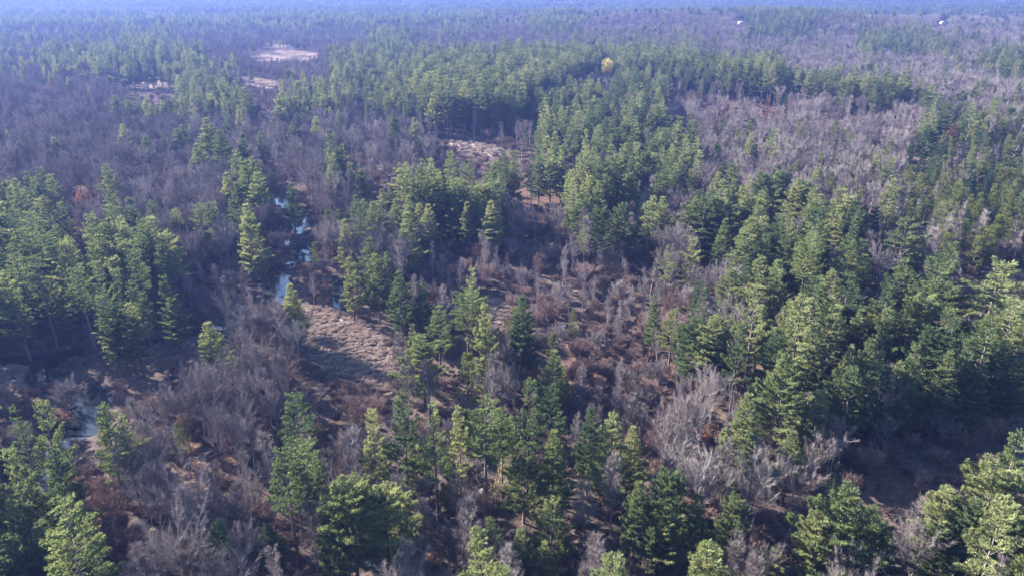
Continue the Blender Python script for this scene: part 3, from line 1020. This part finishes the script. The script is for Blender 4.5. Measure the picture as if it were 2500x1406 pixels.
    ('bare_tree', 590, 760, 12, 120, None), ('bare_tree', 655, 750, 12, 120, None), ('bare_tree', 1640, 975, 13, 90, None), ('bare_tree', 975, 790, 14, 60, None),
]
hero_xy = []
for kd, px, py, h, wpx, lab in HERO:
    x, y, z = top_at(px, py, h)
    v = int(rng.integers(len(KIND[kd])))
    K = KIND[kd][v]
    slant = math.sqrt(x * x + y * y + (CAM_H - z - h / 2) ** 2)
    width = 0.9 * wpx * HALF / 1250 * slant
    sz = h / K['H']
    sxy = float(np.clip(width / (2.0 * K['R']), 0.55 * sz, 1.75 * sz))
    put(kd, x, y, sxy, sz, lab or '', v)
    hero_xy.append((x, y, 0.45 * width))
    if lab:
        hp = h / (slant * HALF / 1250) * 0.9
        (CLEAR if kd != 'bare_tree' else CLEAR_PINE).append([(px - .4 * wpx, py - 2), (px + .4 * wpx, py - 2), (px + .4 * wpx, py + .55 * hp), (px - .4 * wpx, py + .55 * hp)])
hero_xy = np.array(hero_xy)

# scattered growth
NEAR, MID = 270.0, 1350.0


def candidates(y0, y1, step):
    ys = np.arange(y0, y1, step)
    X, Y = [], []
    jt = .48 if step > 1 else 1.4
    for yy in ys:
        w = yy * HALF * 1.10 + 75
        xs = np.arange(-w, w, step)
        X.append(xs + rng.uniform(-jt, jt, len(xs)) * step)
        Y.append(np.full(len(xs), yy) + rng.uniform(-jt, jt, len(xs)) * step)
    return np.concatenate(X), np.concatenate(Y)


def clear_of(x, y, z, h, r, also=()):
    """True where a crown of height h would not stand before an open spot"""
    ok = np.ones(len(x), bool)
    for f in (0.4, 0.6, 0.8, 1.0):
        for sx in (-0.7, 0.0, 0.7):
            px, py = project(x + sx * r, y, z + h * f)
            for P in CLEAR + list(also):
                ok &= ~in_poly(px, py, P)
    return ok


def scatter(y0, y1, step, near):
    x, y = candidates(y0, y1, step)
    z = height(x, y)
    e = stream_edge(x, y)
    gx_, gy_ = project(x, y, z)
    jit = rng.normal(0, 1, (2, len(x)))
    cx, cy = project(x, y, z + 12.0)
    sc_ = np.clip(cy / 500, 0.25, 1.0)
    cl = grow(cx + jit[0] * 26 * sc_ + waves(x, y, 6) * 26 * sc_, cy + jit[1] * 9 + waves(y, x, 5) * 9)
    marsh = np.zeros(len(x), bool)
    for P in MARSH:
        marsh |= in_poly(gx_, gy_, P)
    rd, _ = seg_dist(x, y, ROAD0)
    open_ = marsh | (e < 2.5) | (rd < 5)
    u = rng.random(len(x))
    dn = 1.0 if near else (step / 3.7) ** 2 * 0.88
    C = {c: cl == ord(c) for c in 'PpbBsy.'}
    pick = np.full(len(x), '', dtype=object)
    pine_p = 0.27 * C['P'] + 0.085 * C['p'] + 0.016 * C['b'] + 0.004 * C['s'] + 0.03 * C['y']
    bare_p = 0.05 * C['P'] + 0.30 * C['p'] + 0.52 * C['b'] + 0.55 * C['B'] + 0.17 * C['s'] + 0.02 * C['y']
    ridge = in_poly(gx_, gy_, RIDGE)
    pine_p = pine_p + np.where((cx > 1560) & (cy < 570) & C['b'], .022, 0)
    cutw = (cx > 1650) & (cy > 270) & (cy < 570) & (C['b'] | C['p'] | C['y'])
    block = C['P'] & (cx < 420) & (cy > 430) & (cy < 900)
    pine_p = np.where(ridge, 0.62, np.where(block, .5, pine_p))
    bare_p = np.where(ridge, 0.04, bare_p)
    cut_b = (cx > 1650) & (cy > 270) & (cy < 570) & C['b']
    bare_p = np.where(cut_b, .24, bare_p)
    birch_p = 0.16 * cut_b + 0.02 * C['P'] + 0.03 * C['p'] + 0.05 * C['b'] + 0.02 * C['B'] + 0.01 * C['s'] + 0.09 * C['y']
    young_p = 0.28 * cut_b + 0.012 * C['p'] + 0.012 * C['b'] + 0.50 * C['y'] + 0.006 * C['P'] + 0.01 * C['s']
    thick_p = 0.10 * C['P'] + 0.16 * C['p'] + 0.22 * C['b'] + 0.22 * C['B'] + 0.24 * C['s'] + 0.12 * C['y'] + 0.10 * C['.']
    acc = np.zeros(len(x))
    for nm, p in (('pine', pine_p), ('bare_tree', bare_p), ('birch', birch_p), ('young_conifer', young_p), ('thicket_tree', thick_p)):
        p = np.minimum(p * dn, 0.9)
        sel = (u >= acc) & (u < acc + p) & (pick == '') & ~open_
        pick[sel] = nm
        acc = acc + p
    pine_p = None
    sky_ok = np.where(ridge, clear_of(x, y, z, 23.0, 4.5, CLEAR_PINE), clear_of(x, y, z, 23.0, 4.5, CLEAR_PINE + FRONTS))
    low_ok = clear_of(x, y, z, 11.0, 2.5)
    thk_ok = clear_of(x, y, z, 4.0, 2.0)
    for i in np.nonzero(pick != '')[0]:
        nm = pick[i]
        dist = math.hypot(x[i], y[i])
        if nm == 'pine':
            if not sky_ok[i]:
                continue
            if near and dist < 210:
                dd = np.hypot(hero_xy[:, 0] - x[i], hero_xy[:, 1] - y[i])
                inview = -60 < cx[i] < 2560 and cy[i] < 1420
                stand = (cx[i] < 430 and cy[i] > 430) or (cx[i] > 1690 and cy[i] > 430) or cy[i] < 470
                if inview and (dd.min() < 4.0 or (not stand and rng.random() < .9)):
                    continue
            q = rng.random()
            if cl[i] == ord('P'):
                nm = 'tall_pine' if q < (.8 if ridge[i] or block[i] else .35) else 'full_pine' if q < .75 else 'round_pine' if q < .93 else 'layered_pine'
                s = rng.uniform(1.05, 1.25) if ridge[i] else rng.uniform(.72, .92) if block[i] else rng.uniform(.78, 1.08)
            else:
                nm = 'full_pine' if q < .6 else 'tall_pine' if q < .9 else 'round_pine'
                s = rng.uniform(.55, 1.0)
            put(nm, x[i], y[i], s * rng.uniform(.88, 1.25), s)
        elif nm in ('bare_tree', 'birch'):
            if not low_ok[i]:
                if not thk_ok[i] or rng.random() < .5:
                    continue
                put('thicket_tree', x[i], y[i], rng.uniform(.5, .8), rng.uniform(.45, .7))
                continue
            s = rng.uniform(.7, 1.12) * (rng.uniform(.5, .8) if cl[i] == ord('s') else 1)
            put(nm, x[i], y[i], s * rng.uniform(.8, 1.1), s, None, int(rng.integers(4, 7)) if nm == 'bare_tree' and (cl[i] == ord('s') or rng.random() < .3) else None)
        elif nm == 'young_conifer':
            if low_ok[i]:
                s = rng.uniform(.7, 1.6)
                put('spruce' if rng.random() < .10 else nm, x[i], y[i], s * .8 if False else s, s)
        else:
            if thk_ok[i]:
                s = rng.uniform(.45, 1.05)
                put(nm, x[i], y[i], s * rng.uniform(.9, 1.3), s)


scatter(34, NEAR, 3.25, True)
scatter(NEAR, 820.0, 5.2, False)
scatter(820.0, MID, 7.0, False)

# low shrubs and sedge
def low_growth(y0, y1, step, kd, prob, smin, smax, margin):
    x, y = candidates(y0, y1, step)
    z = height(x, y)
    e = stream_edge(x, y)
    px, py = project(x, y, z)
    rd, _ = seg_dist(x, y, ROAD0)
    p = prob(x, y, px, py, e)
    ok = (rng.random(len(x)) < p) & (e > margin) & (rd > 4.2)
    if kd == 'shrub':
        ok &= clear_of(x, y, z, 1.6, 1.0) | (rng.random(len(x)) < .12)
    for i in np.nonzero(ok)[0]:
        s = rng.uniform(smin, smax)
        put(kd, x[i], y[i], s * rng.uniform(.85, 1.25), s)


def marsh_mask(px, py):
    m = np.zeros(len(px), bool)
    for P in MARSH:
        m |= in_poly(px, py, P)
    return m


def shrub_p(x, y, px, py, e):
    m = marsh_mask(px, py)
    c = grow(px, py)
    p = 0.58 + 0.22 * (c == ord('s')) + 0.25 * (c == ord('.')) + 0.35 * np.exp(-np.maximum(e, 0) / 14)
    p = p * (0.55 + 0.9 * smooth(-.3, .5, waves(x, y, 7)))
    return np.where(m, 0.07, p)


low_growth(40, 270, 2.4, 'shrub', shrub_p, .35, 1.0, 0.7)
low_growth(270, 520, 4.6, 'shrub', lambda *a: shrub_p(*a) * .8, .6, 1.2, 0.8)


def sedge_p(x, y, px, py, e):
    j = waves(x, y, 30) * 16 + waves(y, x, 60) * 8
    m = marsh_mask(px + j, py + j * .4)
    return np.where(m, 0.62, 0.0) + 0.05 * ((e > 0.3) & (e < 1.8))


low_growth(75, 250, 0.62, 'tussock', sedge_p, .3, 1.0, 0.25)
low_growth(330, 520, 2.2, 'tussock', lambda x, y, px, py, e: np.where(marsh_mask(px, py), .8, 0), .9, 1.6, 0.6)

arr_x = np.array([p[2] for p in plants])
arr_y = np.array([p[3] for p in plants])
arr_z = height(arr_x, arr_y)
for p, z in zip(plants, arr_z):
    p[4] = float(z)

# ------------------------------------------------------------------ each plant one can tell apart is a thing of its own
NAME = {'tall_pine': 'pine_tree', 'full_pine': 'pine_tree', 'round_pine': 'pine_tree', 'layered_pine': 'pine_tree', 'spruce': 'spruce_tree',
        'young_conifer': 'young_conifer', 'bare_tree': 'bare_tree', 'birch': 'birch_tree', 'thicket_tree': 'thicket_tree', 'shrub': 'shrub',
        'yellow_tree': 'yellow_tree', 'rusty_tree': 'rusty_tree', 'rusty_shrub': 'leafy_shrub', 'yellow_shrub': 'leafy_shrub', 'dead_spruce': 'dead_conifer'}
CAT = {'pine_tree': 'pine tree', 'spruce_tree': 'spruce tree', 'young_conifer': 'young conifer', 'bare_tree': 'bare tree', 'birch_tree': 'birch tree',
       'thicket_tree': 'small tree', 'shrub': 'shrub', 'yellow_tree': 'tree', 'rusty_tree': 'tree', 'leafy_shrub': 'shrub', 'dead_conifer': 'dead tree'}
LOOK = {'tall_pine': 'tall bare-trunked pine', 'full_pine': 'full low-branched pine',
        'round_pine': 'broad round-crowned pine', 'layered_pine': 'open flat-branched pine', 'spruce': 'narrow dark spruce',
        'young_conifer': 'thin yellow-green conifer', 'bare_tree': 'leafless grey twiggy tree', 'birch': 'slender pale-stemmed birch',
        'thicket_tree': 'low many-stemmed bare tree', 'shrub': 'low reddish-brown shrub'}
PLACES = [
    ([(-60, 840), (420, 860), (420, 1120), (-60, 1100)], 'by the stream bend and its grassy island'),
    ([(-80, 560), (440, 560), (420, 870), (-80, 890)], 'in the dark block shading the stream'),
    ([(-80, 1100), (340, 1060), (260, 1480), (-80, 1500)], 'in the dark pine group over the lower stream'),
    ([(440, 700), (1010, 730), (1010, 1020), (520, 1080), (440, 900)], 'around the tan sedge marsh'),
    ([(560, 420), (860, 420), (870, 730), (500, 760)], 'along the ponds of the upper stream'),
    ([(1010, 620), (1330, 660), (1330, 1010), (1010, 1000)], 'in the pine row between marsh and brown thicket'),
    ([(1330, 640), (1790, 700), (1790, 1080), (1330, 1000)], 'in the brown thicket before the big pine stand'),
    ([(1700, 520), (2330, 640), (2420, 1080), (2080, 1130), (1780, 1100), (1690, 800)], 'in the thick pine stand by the shaded clearing'),
    ([(2080, 900), (2700, 700), (2700, 1300), (2100, 1230)], 'around the shaded road and clearing'),
    ([(2120, 360), (2700, 300), (2700, 700), (2200, 680)], 'on the cut-over ground'),
    ([(840, 1000), (1240, 1010), (1240, 1330), (840, 1300)], 'in the row of tall bare-trunked pines'),
    ([(1240, 1000), (1600, 1020), (1600, 1260), (1240, 1260)], 'among the pines around the yellow shrubs'),
    ([(260, 1020), (840, 1020), (840, 1500), (200, 1500)], 'on the leaf-strewn slope of bare trees'),
    ([(1000, 380), (1560, 400), (1560, 680), (1000, 640)], 'around the blue-shaded hollow'),
    ([(-80, 100), (700, 100), (640, 560), (-80, 580)], 'in the bare woods beyond the stream'),
    ([(1900, 1120), (2700, 1200), (2700, 1560), (1880, 1560)], 'on the slope below the shaded clearing'),
    ([(840, 1250), (1900, 1250), (1900, 1600), (840, 1600)], 'on the brushy slope under the tall pines'),
]
FORM = {'tall_pine': ('ragged', 'high-crowned', 'pointed', 'thin', 'open', 'flat-topped'), 'full_pine': ('pointed', 'narrow', 'spreading', 'steep', 'wide-based'),
        'round_pine': ('domed', 'compact', 'billowing'), 'layered_pine': ('wide', 'slim', 'sparse'), 'bare_tree': ('vase-shaped', 'tall-limbed', 'short-trunked', 'high-forked', 'straight', 'spreading', 'upright'),
        'birch': ('straight', 'thin', 'tall'), 'thicket_tree': ('greyish', 'brownish', 'tall-stemmed'), 'shrub': ('rounded', 'squat', 'upright'), 'young_conifer': ('bushy', 'wispy', 'lanky')}
LIMIT = {'pine_tree': 290, 'bare_tree': 290, 'birch_tree': 160, 'thicket_tree': 220, 'young_conifer': 200, 'spruce_tree': 60, 'shrub': 240}


def place_of(px, py):
    for P, w in PLACES:
        if in_poly(np.array([px]), np.array([py]), P)[0]:
            return w
    return 'in the mixed woods beyond the brown thicket' if px > 1000 else 'in the mixed woods past the ponds'


def grow_thing(p, label, group):
    kd, v, x, y, z, sxy, sz, rot, hero = p
    K = KIND[kd][v]
    nm = NAME[kd]
    r = bpy.data.objects.new(nm, None)
    r.empty_display_size = 0.5
    sc.collection.objects.link(r)
    r.location = (x, y, z - 0.05)
    r.rotation_euler = (0, 0, rot)
    r.scale = (sxy, sxy, sz)
    r['label'] = label
    r['category'] = CAT[nm]
    if group:
        r['group'] = group
    for part in ('trunk', 'crown'):
        if part in K:
            c = bpy.data.objects.new(part if nm not in ('shrub', 'thicket_tree') or part == 'crown' else 'stems', K[part])
            sc.collection.objects.link(c)
            c.parent = r


rest = {}
by_name = {}
for k, p in enumerate(plants):
    if p[0] == 'tussock':
        rest.setdefault('marsh_grass', []).append(p)
        continue
    K = KIND[p[0]][p[1]]
    h = K['H'] * p[6]
    bx, by = project(p[2], p[3], p[4])
    tx, ty_ = project(p[2], p[3], p[4] + h)
    dist = math.sqrt(p[2] ** 2 + p[3] ** 2 + CAM_H ** 2)
    vis = (-20 < tx < 2520) and ty_ < 1390 and by > 10
    by_name.setdefault(NAME[p[0]], []).append((0 if p[8] is not None else 1, dist / h, vis, bx, by, p))
STUFF = {'pine_tree': 'pine_forest', 'bare_tree': 'bare_forest', 'birch_tree': 'bare_forest', 'thicket_tree': 'thicket', 'young_conifer': 'young_conifer_woods',
         'spruce_tree': 'young_conifer_woods', 'shrub': 'undergrowth'}
for nm, L in by_name.items():
    L.sort(key=lambda q: (q[0], q[1]))
    n = 0
    for hero, _, vis, bx, by, p in L:
        if (vis or hero == 0) and n < LIMIT.get(nm, 999):
            n += 1
            if p[8]:
                grow_thing(p, p[8], None)
            else:
                w = place_of(bx, by)
                size = {'pine_tree': (14, 18.5), 'bare_tree': (10.5, 13), 'birch_tree': (12, 15), 'thicket_tree': (3.6, 5.2), 'shrub': (1.4, 2.1), 'young_conifer': (6, 8.5)}.get(nm)
                hh = KIND[p[0]][p[1]]['H'] * p[6]
                adj = '' if size is None else 'small ' if hh < size[0] else 'large ' if hh > size[1] else 'mid-sized '
                form = FORM[p[0]][p[1]] + ' ' if p[0] in FORM else ''
                grow_thing(p, adj + form + LOOK[p[0]] + ' ' + w, CAT[nm] + 's ' + w)
        else:
            rest.setdefault(STUFF.get(nm, 'bare_forest'), []).append(p)


# ------------------------------------------------------------------ woods too many to count: one object each
def instancer(name, label, meshes, P, S, Rz, idx):
    src = bpy.data.collections.new(name + '_plants')
    for k, m in enumerate(meshes):
        src.objects.link(bpy.data.objects.new('%s_%03d' % (name, k), m))
    me = bpy.data.meshes.new(name)
    n = len(P)
    me.vertices.add(n)
    me.vertices.foreach_set('co', np.asarray(P, np.float32).ravel())
    for an, ty, da in (('rot', 'FLOAT_VECTOR', np.column_stack([np.zeros(n), np.zeros(n), Rz])), ('scl', 'FLOAT_VECTOR', S), ('idx', 'INT', idx)):
        a = me.attributes.new(an, ty, 'POINT')
        if ty == 'INT':
            a.data.foreach_set('value', np.asarray(da, np.int32))
        else:
            a.data.foreach_set('vector', np.asarray(da, np.float32).ravel())
    o = bpy.data.objects.new(name, me)
    sc.collection.objects.link(o)
    o['kind'] = 'stuff'
    o['label'] = label
    ng = bpy.data.node_groups.new(name + '_growth', 'GeometryNodeTree')
    ng.interface.new_socket('Geometry', in_out='INPUT', socket_type='NodeSocketGeometry')
    ng.interface.new_socket('Geometry', in_out='OUTPUT', socket_type='NodeSocketGeometry')
    gi = ng.nodes.new('NodeGroupInput')
    go = ng.nodes.new('NodeGroupOutput')
    ci = ng.nodes.new('GeometryNodeCollectionInfo')
    ci.inputs['Collection'].default_value = src
    ci.inputs['Separate Children'].default_value = True
    ci.inputs['Reset Children'].default_value = True
    ip = ng.nodes.new('GeometryNodeInstanceOnPoints')
    ip.inputs['Pick Instance'].default_value = True

    def named(t, n_):
        a = ng.nodes.new('GeometryNodeInputNamedAttribute')
        a.data_type = t
        a.inputs['Name'].default_value = n_
        return a.outputs['Attribute']
    er = ng.nodes.new('FunctionNodeEulerToRotation')
    ng.links.new(named('FLOAT_VECTOR', 'rot'), er.inputs[0])
    ng.links.new(gi.outputs[0], ip.inputs['Points'])
    ng.links.new(ci.outputs[0], ip.inputs['Instance'])
    ng.links.new(named('INT', 'idx'), ip.inputs['Instance Index'])
    ng.links.new(er.outputs[0], ip.inputs['Rotation'])
    ng.links.new(named('FLOAT_VECTOR', 'scl'), ip.inputs['Scale'])
    ng.links.new(ip.outputs[0], go.inputs[0])
    md = o.modifiers.new('growth', 'NODES')
    md.node_group = ng
    return o


STUFF_LABEL = {'pine_forest': 'dense green pine forest stretching into the distance', 'bare_forest': 'leafless grey-purple hardwood forest filling the valley',
               'thicket': 'tangled low leafless thicket between the trees', 'young_conifer_woods': 'young yellow-green conifer regrowth on the cut-over ground',
               'undergrowth': 'reddish-brown leafless undergrowth on the forest floor', 'marsh_grass': 'tan dry sedge tussocks covering the marsh'}
far_parts = {'pine_forest': [], 'bare_forest': []}

# distant woods: patches of many simpler trees
lo_pine = [thin(KIND[k][v]['N'], .09, 3.0) for k, v in (('tall_pine', 0), ('full_pine', 0), ('tall_pine', 2), ('round_pine', 0))]
lo_bare = [bare(520 + i, 13, 2.8, .28, limbs=6, subs=4, tw=7, wood=.09, tlen=1.3, twid=.065)[1] for i in range(4)]


def patch(seed, pine_share, n=16, size=27.0):
    g = np.random.default_rng(seed)
    T = Tris()
    for _ in range(n):
        x, y = g.uniform(-size / 2, size / 2, 2)
        a = g.uniform(0, 6.28)
        c, s_ = math.cos(a), math.sin(a)
        pine = g.random() < pine_share
        k = g.uniform(.6, 1.1) if pine else g.uniform(.75, 1.15)
        w = k * g.uniform(.8, 1.15)

        def xf(Vv):
            return np.column_stack([(Vv[:, 0] * c - Vv[:, 1] * s_) * w + x, (Vv[:, 0] * s_ + Vv[:, 1] * c) * w + y, Vv[:, 2] * k])
        src = lo_pine[g.integers(4)] if pine else lo_bare[g.integers(4)]
        T.extend(src, 0 if pine else 1, xf)
    return T.mesh('distant_wood', [M_PINE, M_TWIG])


PATCH_P = [patch(600 + i, .93, 14) for i in range(4)]
PATCH_M = [patch(610 + i, .40, 16) for i in range(4)]
PATCH_B = [patch(620 + i, .05, 18) for i in range(4)]
FP, FS, FR, FI, FK = [], [], [], [], []
yy = MID + 8
step = 21.0
while yy < 6500:
    w = yy * HALF * 1.12 + 120
    xs = np.arange(-w, w, step) + rng.uniform(0, step)
    x = xs + rng.normal(0, 3, len(xs))
    y = yy + rng.normal(0, 3, len(xs))
    z = height(x, y)
    gxp, gyp = project(x, y, z)
    cx, cy = project(x, y, z + 14)
    c = grow(cx + rng.normal(0, 20, len(x)), cy + rng.normal(0, 8, len(x)))
    wv = waves(x, y, 0.6) + 0.5 * waves(y, x, 1.7)
    bad = marsh_mask(gxp, gyp) | marsh_mask(gxp, gyp - 6)
    bad |= ~clear_of(x, y, z, 14.0, 14.0) & (rng.random(len(x)) < .93)
    for i in range(len(x)):
        if bad[i]:
            continue
        ch = chr(c[i])
        if yy > 1900:
            ch = 'P' if wv[i] > .22 else 'p' if wv[i] > -.12 else 'b'
        k = {'P': 0, 'p': 1}.get(ch, 2)
        FP.append((x[i], y[i], z[i] - .4))
        s = rng.uniform(.9, 1.1) * step / 21
        FS.append((s, s, rng.uniform(.85, 1.1)))
        FR.append(rng.integers(4) * math.pi / 2 + rng.normal(0, .2))
        FK.append(k)
        FI.append(int(rng.integers(4)))
    yy += step
    if yy > 2400:
        step = 27.0
    if yy > 4000:
        step = 36.0
FK = np.array(FK)
FI = np.array(FI)
FP, FS, FR = np.array(FP), np.array(FS), np.array(FR)

for nm, L in rest.items():
    keys = sorted({(p[0], p[1]) for p in L})
    ix = {k: i for i, k in enumerate(keys)}
    instancer(nm, STUFF_LABEL[nm], [KIND[a][b]['joined'] for a, b in keys], [(p[2], p[3], p[4] - .05) for p in L],
              [(p[5], p[5], p[6]) for p in L], [p[7] for p in L], [ix[(p[0], p[1])] for p in L])
for k, nm, lab, PM in ((0, 'distant_pine_forest', 'far-off hazy blue-green pine forest', PATCH_P), (1, 'distant_mixed_forest', 'far-off hazy forest of mixed pines and bare trees', PATCH_M),
                       (2, 'distant_bare_forest', 'far-off hazy lavender leafless forest', PATCH_B)):
    s = FK == k
    instancer(nm, lab, PM, FP[s], FS[s], FR[s], FI[s])

# ------------------------------------------------------------------ small things
def thing(name, label, cat, loc, rz=0, group=None, sc_=(1, 1, 1)):
    r = bpy.data.objects.new(name, None)
    sc.collection.objects.link(r)
    r.location = loc
    r.rotation_euler = (0, 0, rz)
    r.scale = sc_
    r['label'] = label
    r['category'] = cat
    if group:
        r['group'] = group
    return r


# boulder at the foot of a tall pine
g = np.random.default_rng(5)
import bmesh
bm = bmesh.new()
bmesh.ops.create_icosphere(bm, subdivisions=4, radius=1.0)
for v in bm.verts:
    c = v.co
    k = 1 + .16 * math.sin(2.1 * c.x + 1) * math.cos(2.7 * c.y) + .10 * math.sin(5 * c.z + 3 * c.x) + .04 * math.sin(11 * c.y + 4 * c.x)
    v.co = c * k
    v.co.z *= .85
me = bpy.data.meshes.new('boulder')
bm.to_mesh(me)
bm.free()
me.materials.append(M_ROCK)
x, y, z = ground_at(1183, 1222)
o = link(bpy.data.objects.new('boulder', me))
o.location = (x, y, z + .7)
o.scale = (1.5, 1.4, 1.6)
o['label'] = 'dark grey boulder at the foot of a tall pine trunk'
o['category'] = 'boulder'

# fallen logs: trunk with broken limb stubs
def log_mesh(seed, L, r):
    g = np.random.default_rng(seed)
    T = Tris()
    C = curve((-L / 2, 0, r), (1, 0, 0), L, 6, (0, 0, 0), g, .03)
    C[:, 2] = r + .03
    tube(T, C, np.linspace(r, r * .45, 7), 7)
    for i in range(5):
        s = g.uniform(.3, .95)
        p = np.array([np.interp(s, np.linspace(0, 1, 7), C[:, j]) for j in range(3)])
        a = g.uniform(.2, 2.9)
        tube(T, curve(p, (g.uniform(-.3, .6), math.cos(a), abs(math.sin(a))), g.uniform(.4, 1.3), 2, (0, 0, 0), g), [r * .28, r * .2, r * .08], 4)
    return T.mesh('fallen_log', [M_LOG])


LOGS = [log_mesh(700 + i, L, r) for i, (L, r) in enumerate([(6, .13), (4, .11), (8, .15)])]
g = np.random.default_rng(8)
spots = [(225, 1222, 'pale fallen log beside the stream-side pines', None), (640, 990, 'grey fallen log in the bare woods near the marsh', None)]
for k in range(12):
    spots.append((g.uniform(2290, 2490), g.uniform(575, 665), 'weathered log lying on the cut-over ground by the dark clearing', 'logs strewn over the cut-over ground'))
for k in range(10):
    spots.append((g.uniform(2235, 2262), g.uniform(372, 425), 'weathered log lying in the shaded skid trail', 'logs in the skid trail'))
for k in range(3):
    spots.append((g.uniform(450, 560), g.uniform(1090, 1150), 'thin fallen log on the orange leaf litter between bare trees', 'logs on the leaf-strewn slope'))
for px, py, lab, grp in spots:
    x, y, z = ground_at(px, py)
    o = link(bpy.data.objects.new('fallen_log', LOGS[int(g.integers(3))]))
    o.location = (x, y, z + .02)
    o.rotation_euler = (0, 0, g.uniform(-1.2, 1.2))
    k = g.uniform(.55, 1.0)
    o.scale = (k, k, k)
    o['label'] = lab
    o['category'] = 'log'
    if grp:
        o['group'] = grp

# white buildings far off
def box(T, x0, x1, y0, y1, z0, z1):
    v = [(a, b, c) for c in (z0, z1) for b in (y0, y1) for a in (x0, x1)]
    T.add(v, [(0, 2, 3), (0, 3, 1), (4, 5, 7), (4, 7, 6), (0, 1, 5), (0, 5, 4), (2, 6, 7), (2, 7, 3), (0, 4, 6), (0, 6, 2), (1, 3, 7), (1, 7, 5)])


def house(px, py, L, Wd, h, label):
    x, y, z = ground_at(px, py)
    r = thing('house', label, 'house', (x, y, z), 0.25)
    T = Tris()
    box(T, -L / 2, L / 2, -Wd / 2, Wd / 2, -1, h)
    T.add([(-L / 2, -Wd / 2, h), (-L / 2, Wd / 2, h), (-L / 2, 0, h + Wd * .3), (L / 2, -Wd / 2, h), (L / 2, Wd / 2, h), (L / 2, 0, h + Wd * .3)], [(0, 2, 1), (3, 4, 5)])
    link(bpy.data.objects.new('wall', T.mesh('wall', [M_WHITE]))).parent = r
    T = Tris()
    for s in (-1, 1):
        a, b, t = L / 2 + .5, Wd / 2 + .6, .25
        e = h - .36
        v = [(-a, s * b, e + .02), (a, s * b, e + .02), (a, 0, h + Wd * .3 + .03), (-a, 0, h + Wd * .3 + .03)]
        v += [(p[0], p[1], p[2] + t) for p in v]
        T.add(v, [(0, 1, 2), (0, 2, 3), (4, 6, 5), (4, 7, 6), (0, 4, 5), (0, 5, 1), (2, 6, 7), (2, 7, 3), (1, 5, 6), (1, 6, 2), (0, 3, 7), (0, 7, 4)])
    link(bpy.data.objects.new('roof', T.mesh('roof', [M_ROOF]))).parent = r
    for k in range(4):
        T = Tris()
        cx = -L / 2 + L * (k + .5) / 4
        box(T, cx - .6, cx + .6, -Wd / 2 - .06, -Wd / 2 + .02, 1.0, 2.5)
        link(bpy.data.objects.new('window', T.mesh('window', [M_GLASS]))).parent = r


house(1808, 54, 8, 5.5, 2.8, 'small white building with a pale roof among far-off woods')
house(2300, 60, 7, 5, 2.8, 'white house on the far hazy slope beyond the ridge')

# ------------------------------------------------------------------ the haze between here and the far hills
T = Tris()
ex = 200
box(T, gx[0] - ex, gx[-1] + ex, gy[0] - ex, gy[-1] + ex, min(-8.0, float(GZ.min()) - 1.5), max(CAM_H + 4, float(GZ.max()) + 30))
M_HAZE, nt, nd, ln, out = mat('haze_air')
pv = nd.new('ShaderNodeVolumePrincipled')
pv.inputs['Color'].default_value = (0.086, 0.126, 0.33, 1)
pv.inputs['Density'].default_value = 0.00030
pv.inputs['Anisotropy'].default_value = 0.20
ln.new(pv.outputs[0], out.inputs['Volume'])
haze = link(bpy.data.objects.new('haze', T.mesh('haze', [M_HAZE])))
haze['kind'] = 'stuff'
haze['label'] = 'thin blue haze over the forest'
print('TRIS', sum(len(m.polygons) * (2 if m.name == 'ground' else 1) for m in bpy.data.meshes))
print('PLANTS', len(plants), {k: len(v) for k, v in rest.items()}, 'patches', len(FP), 'ground', len(V), GZ.min(), GZ.max(), gx[0], gx[-1], gy[-1])
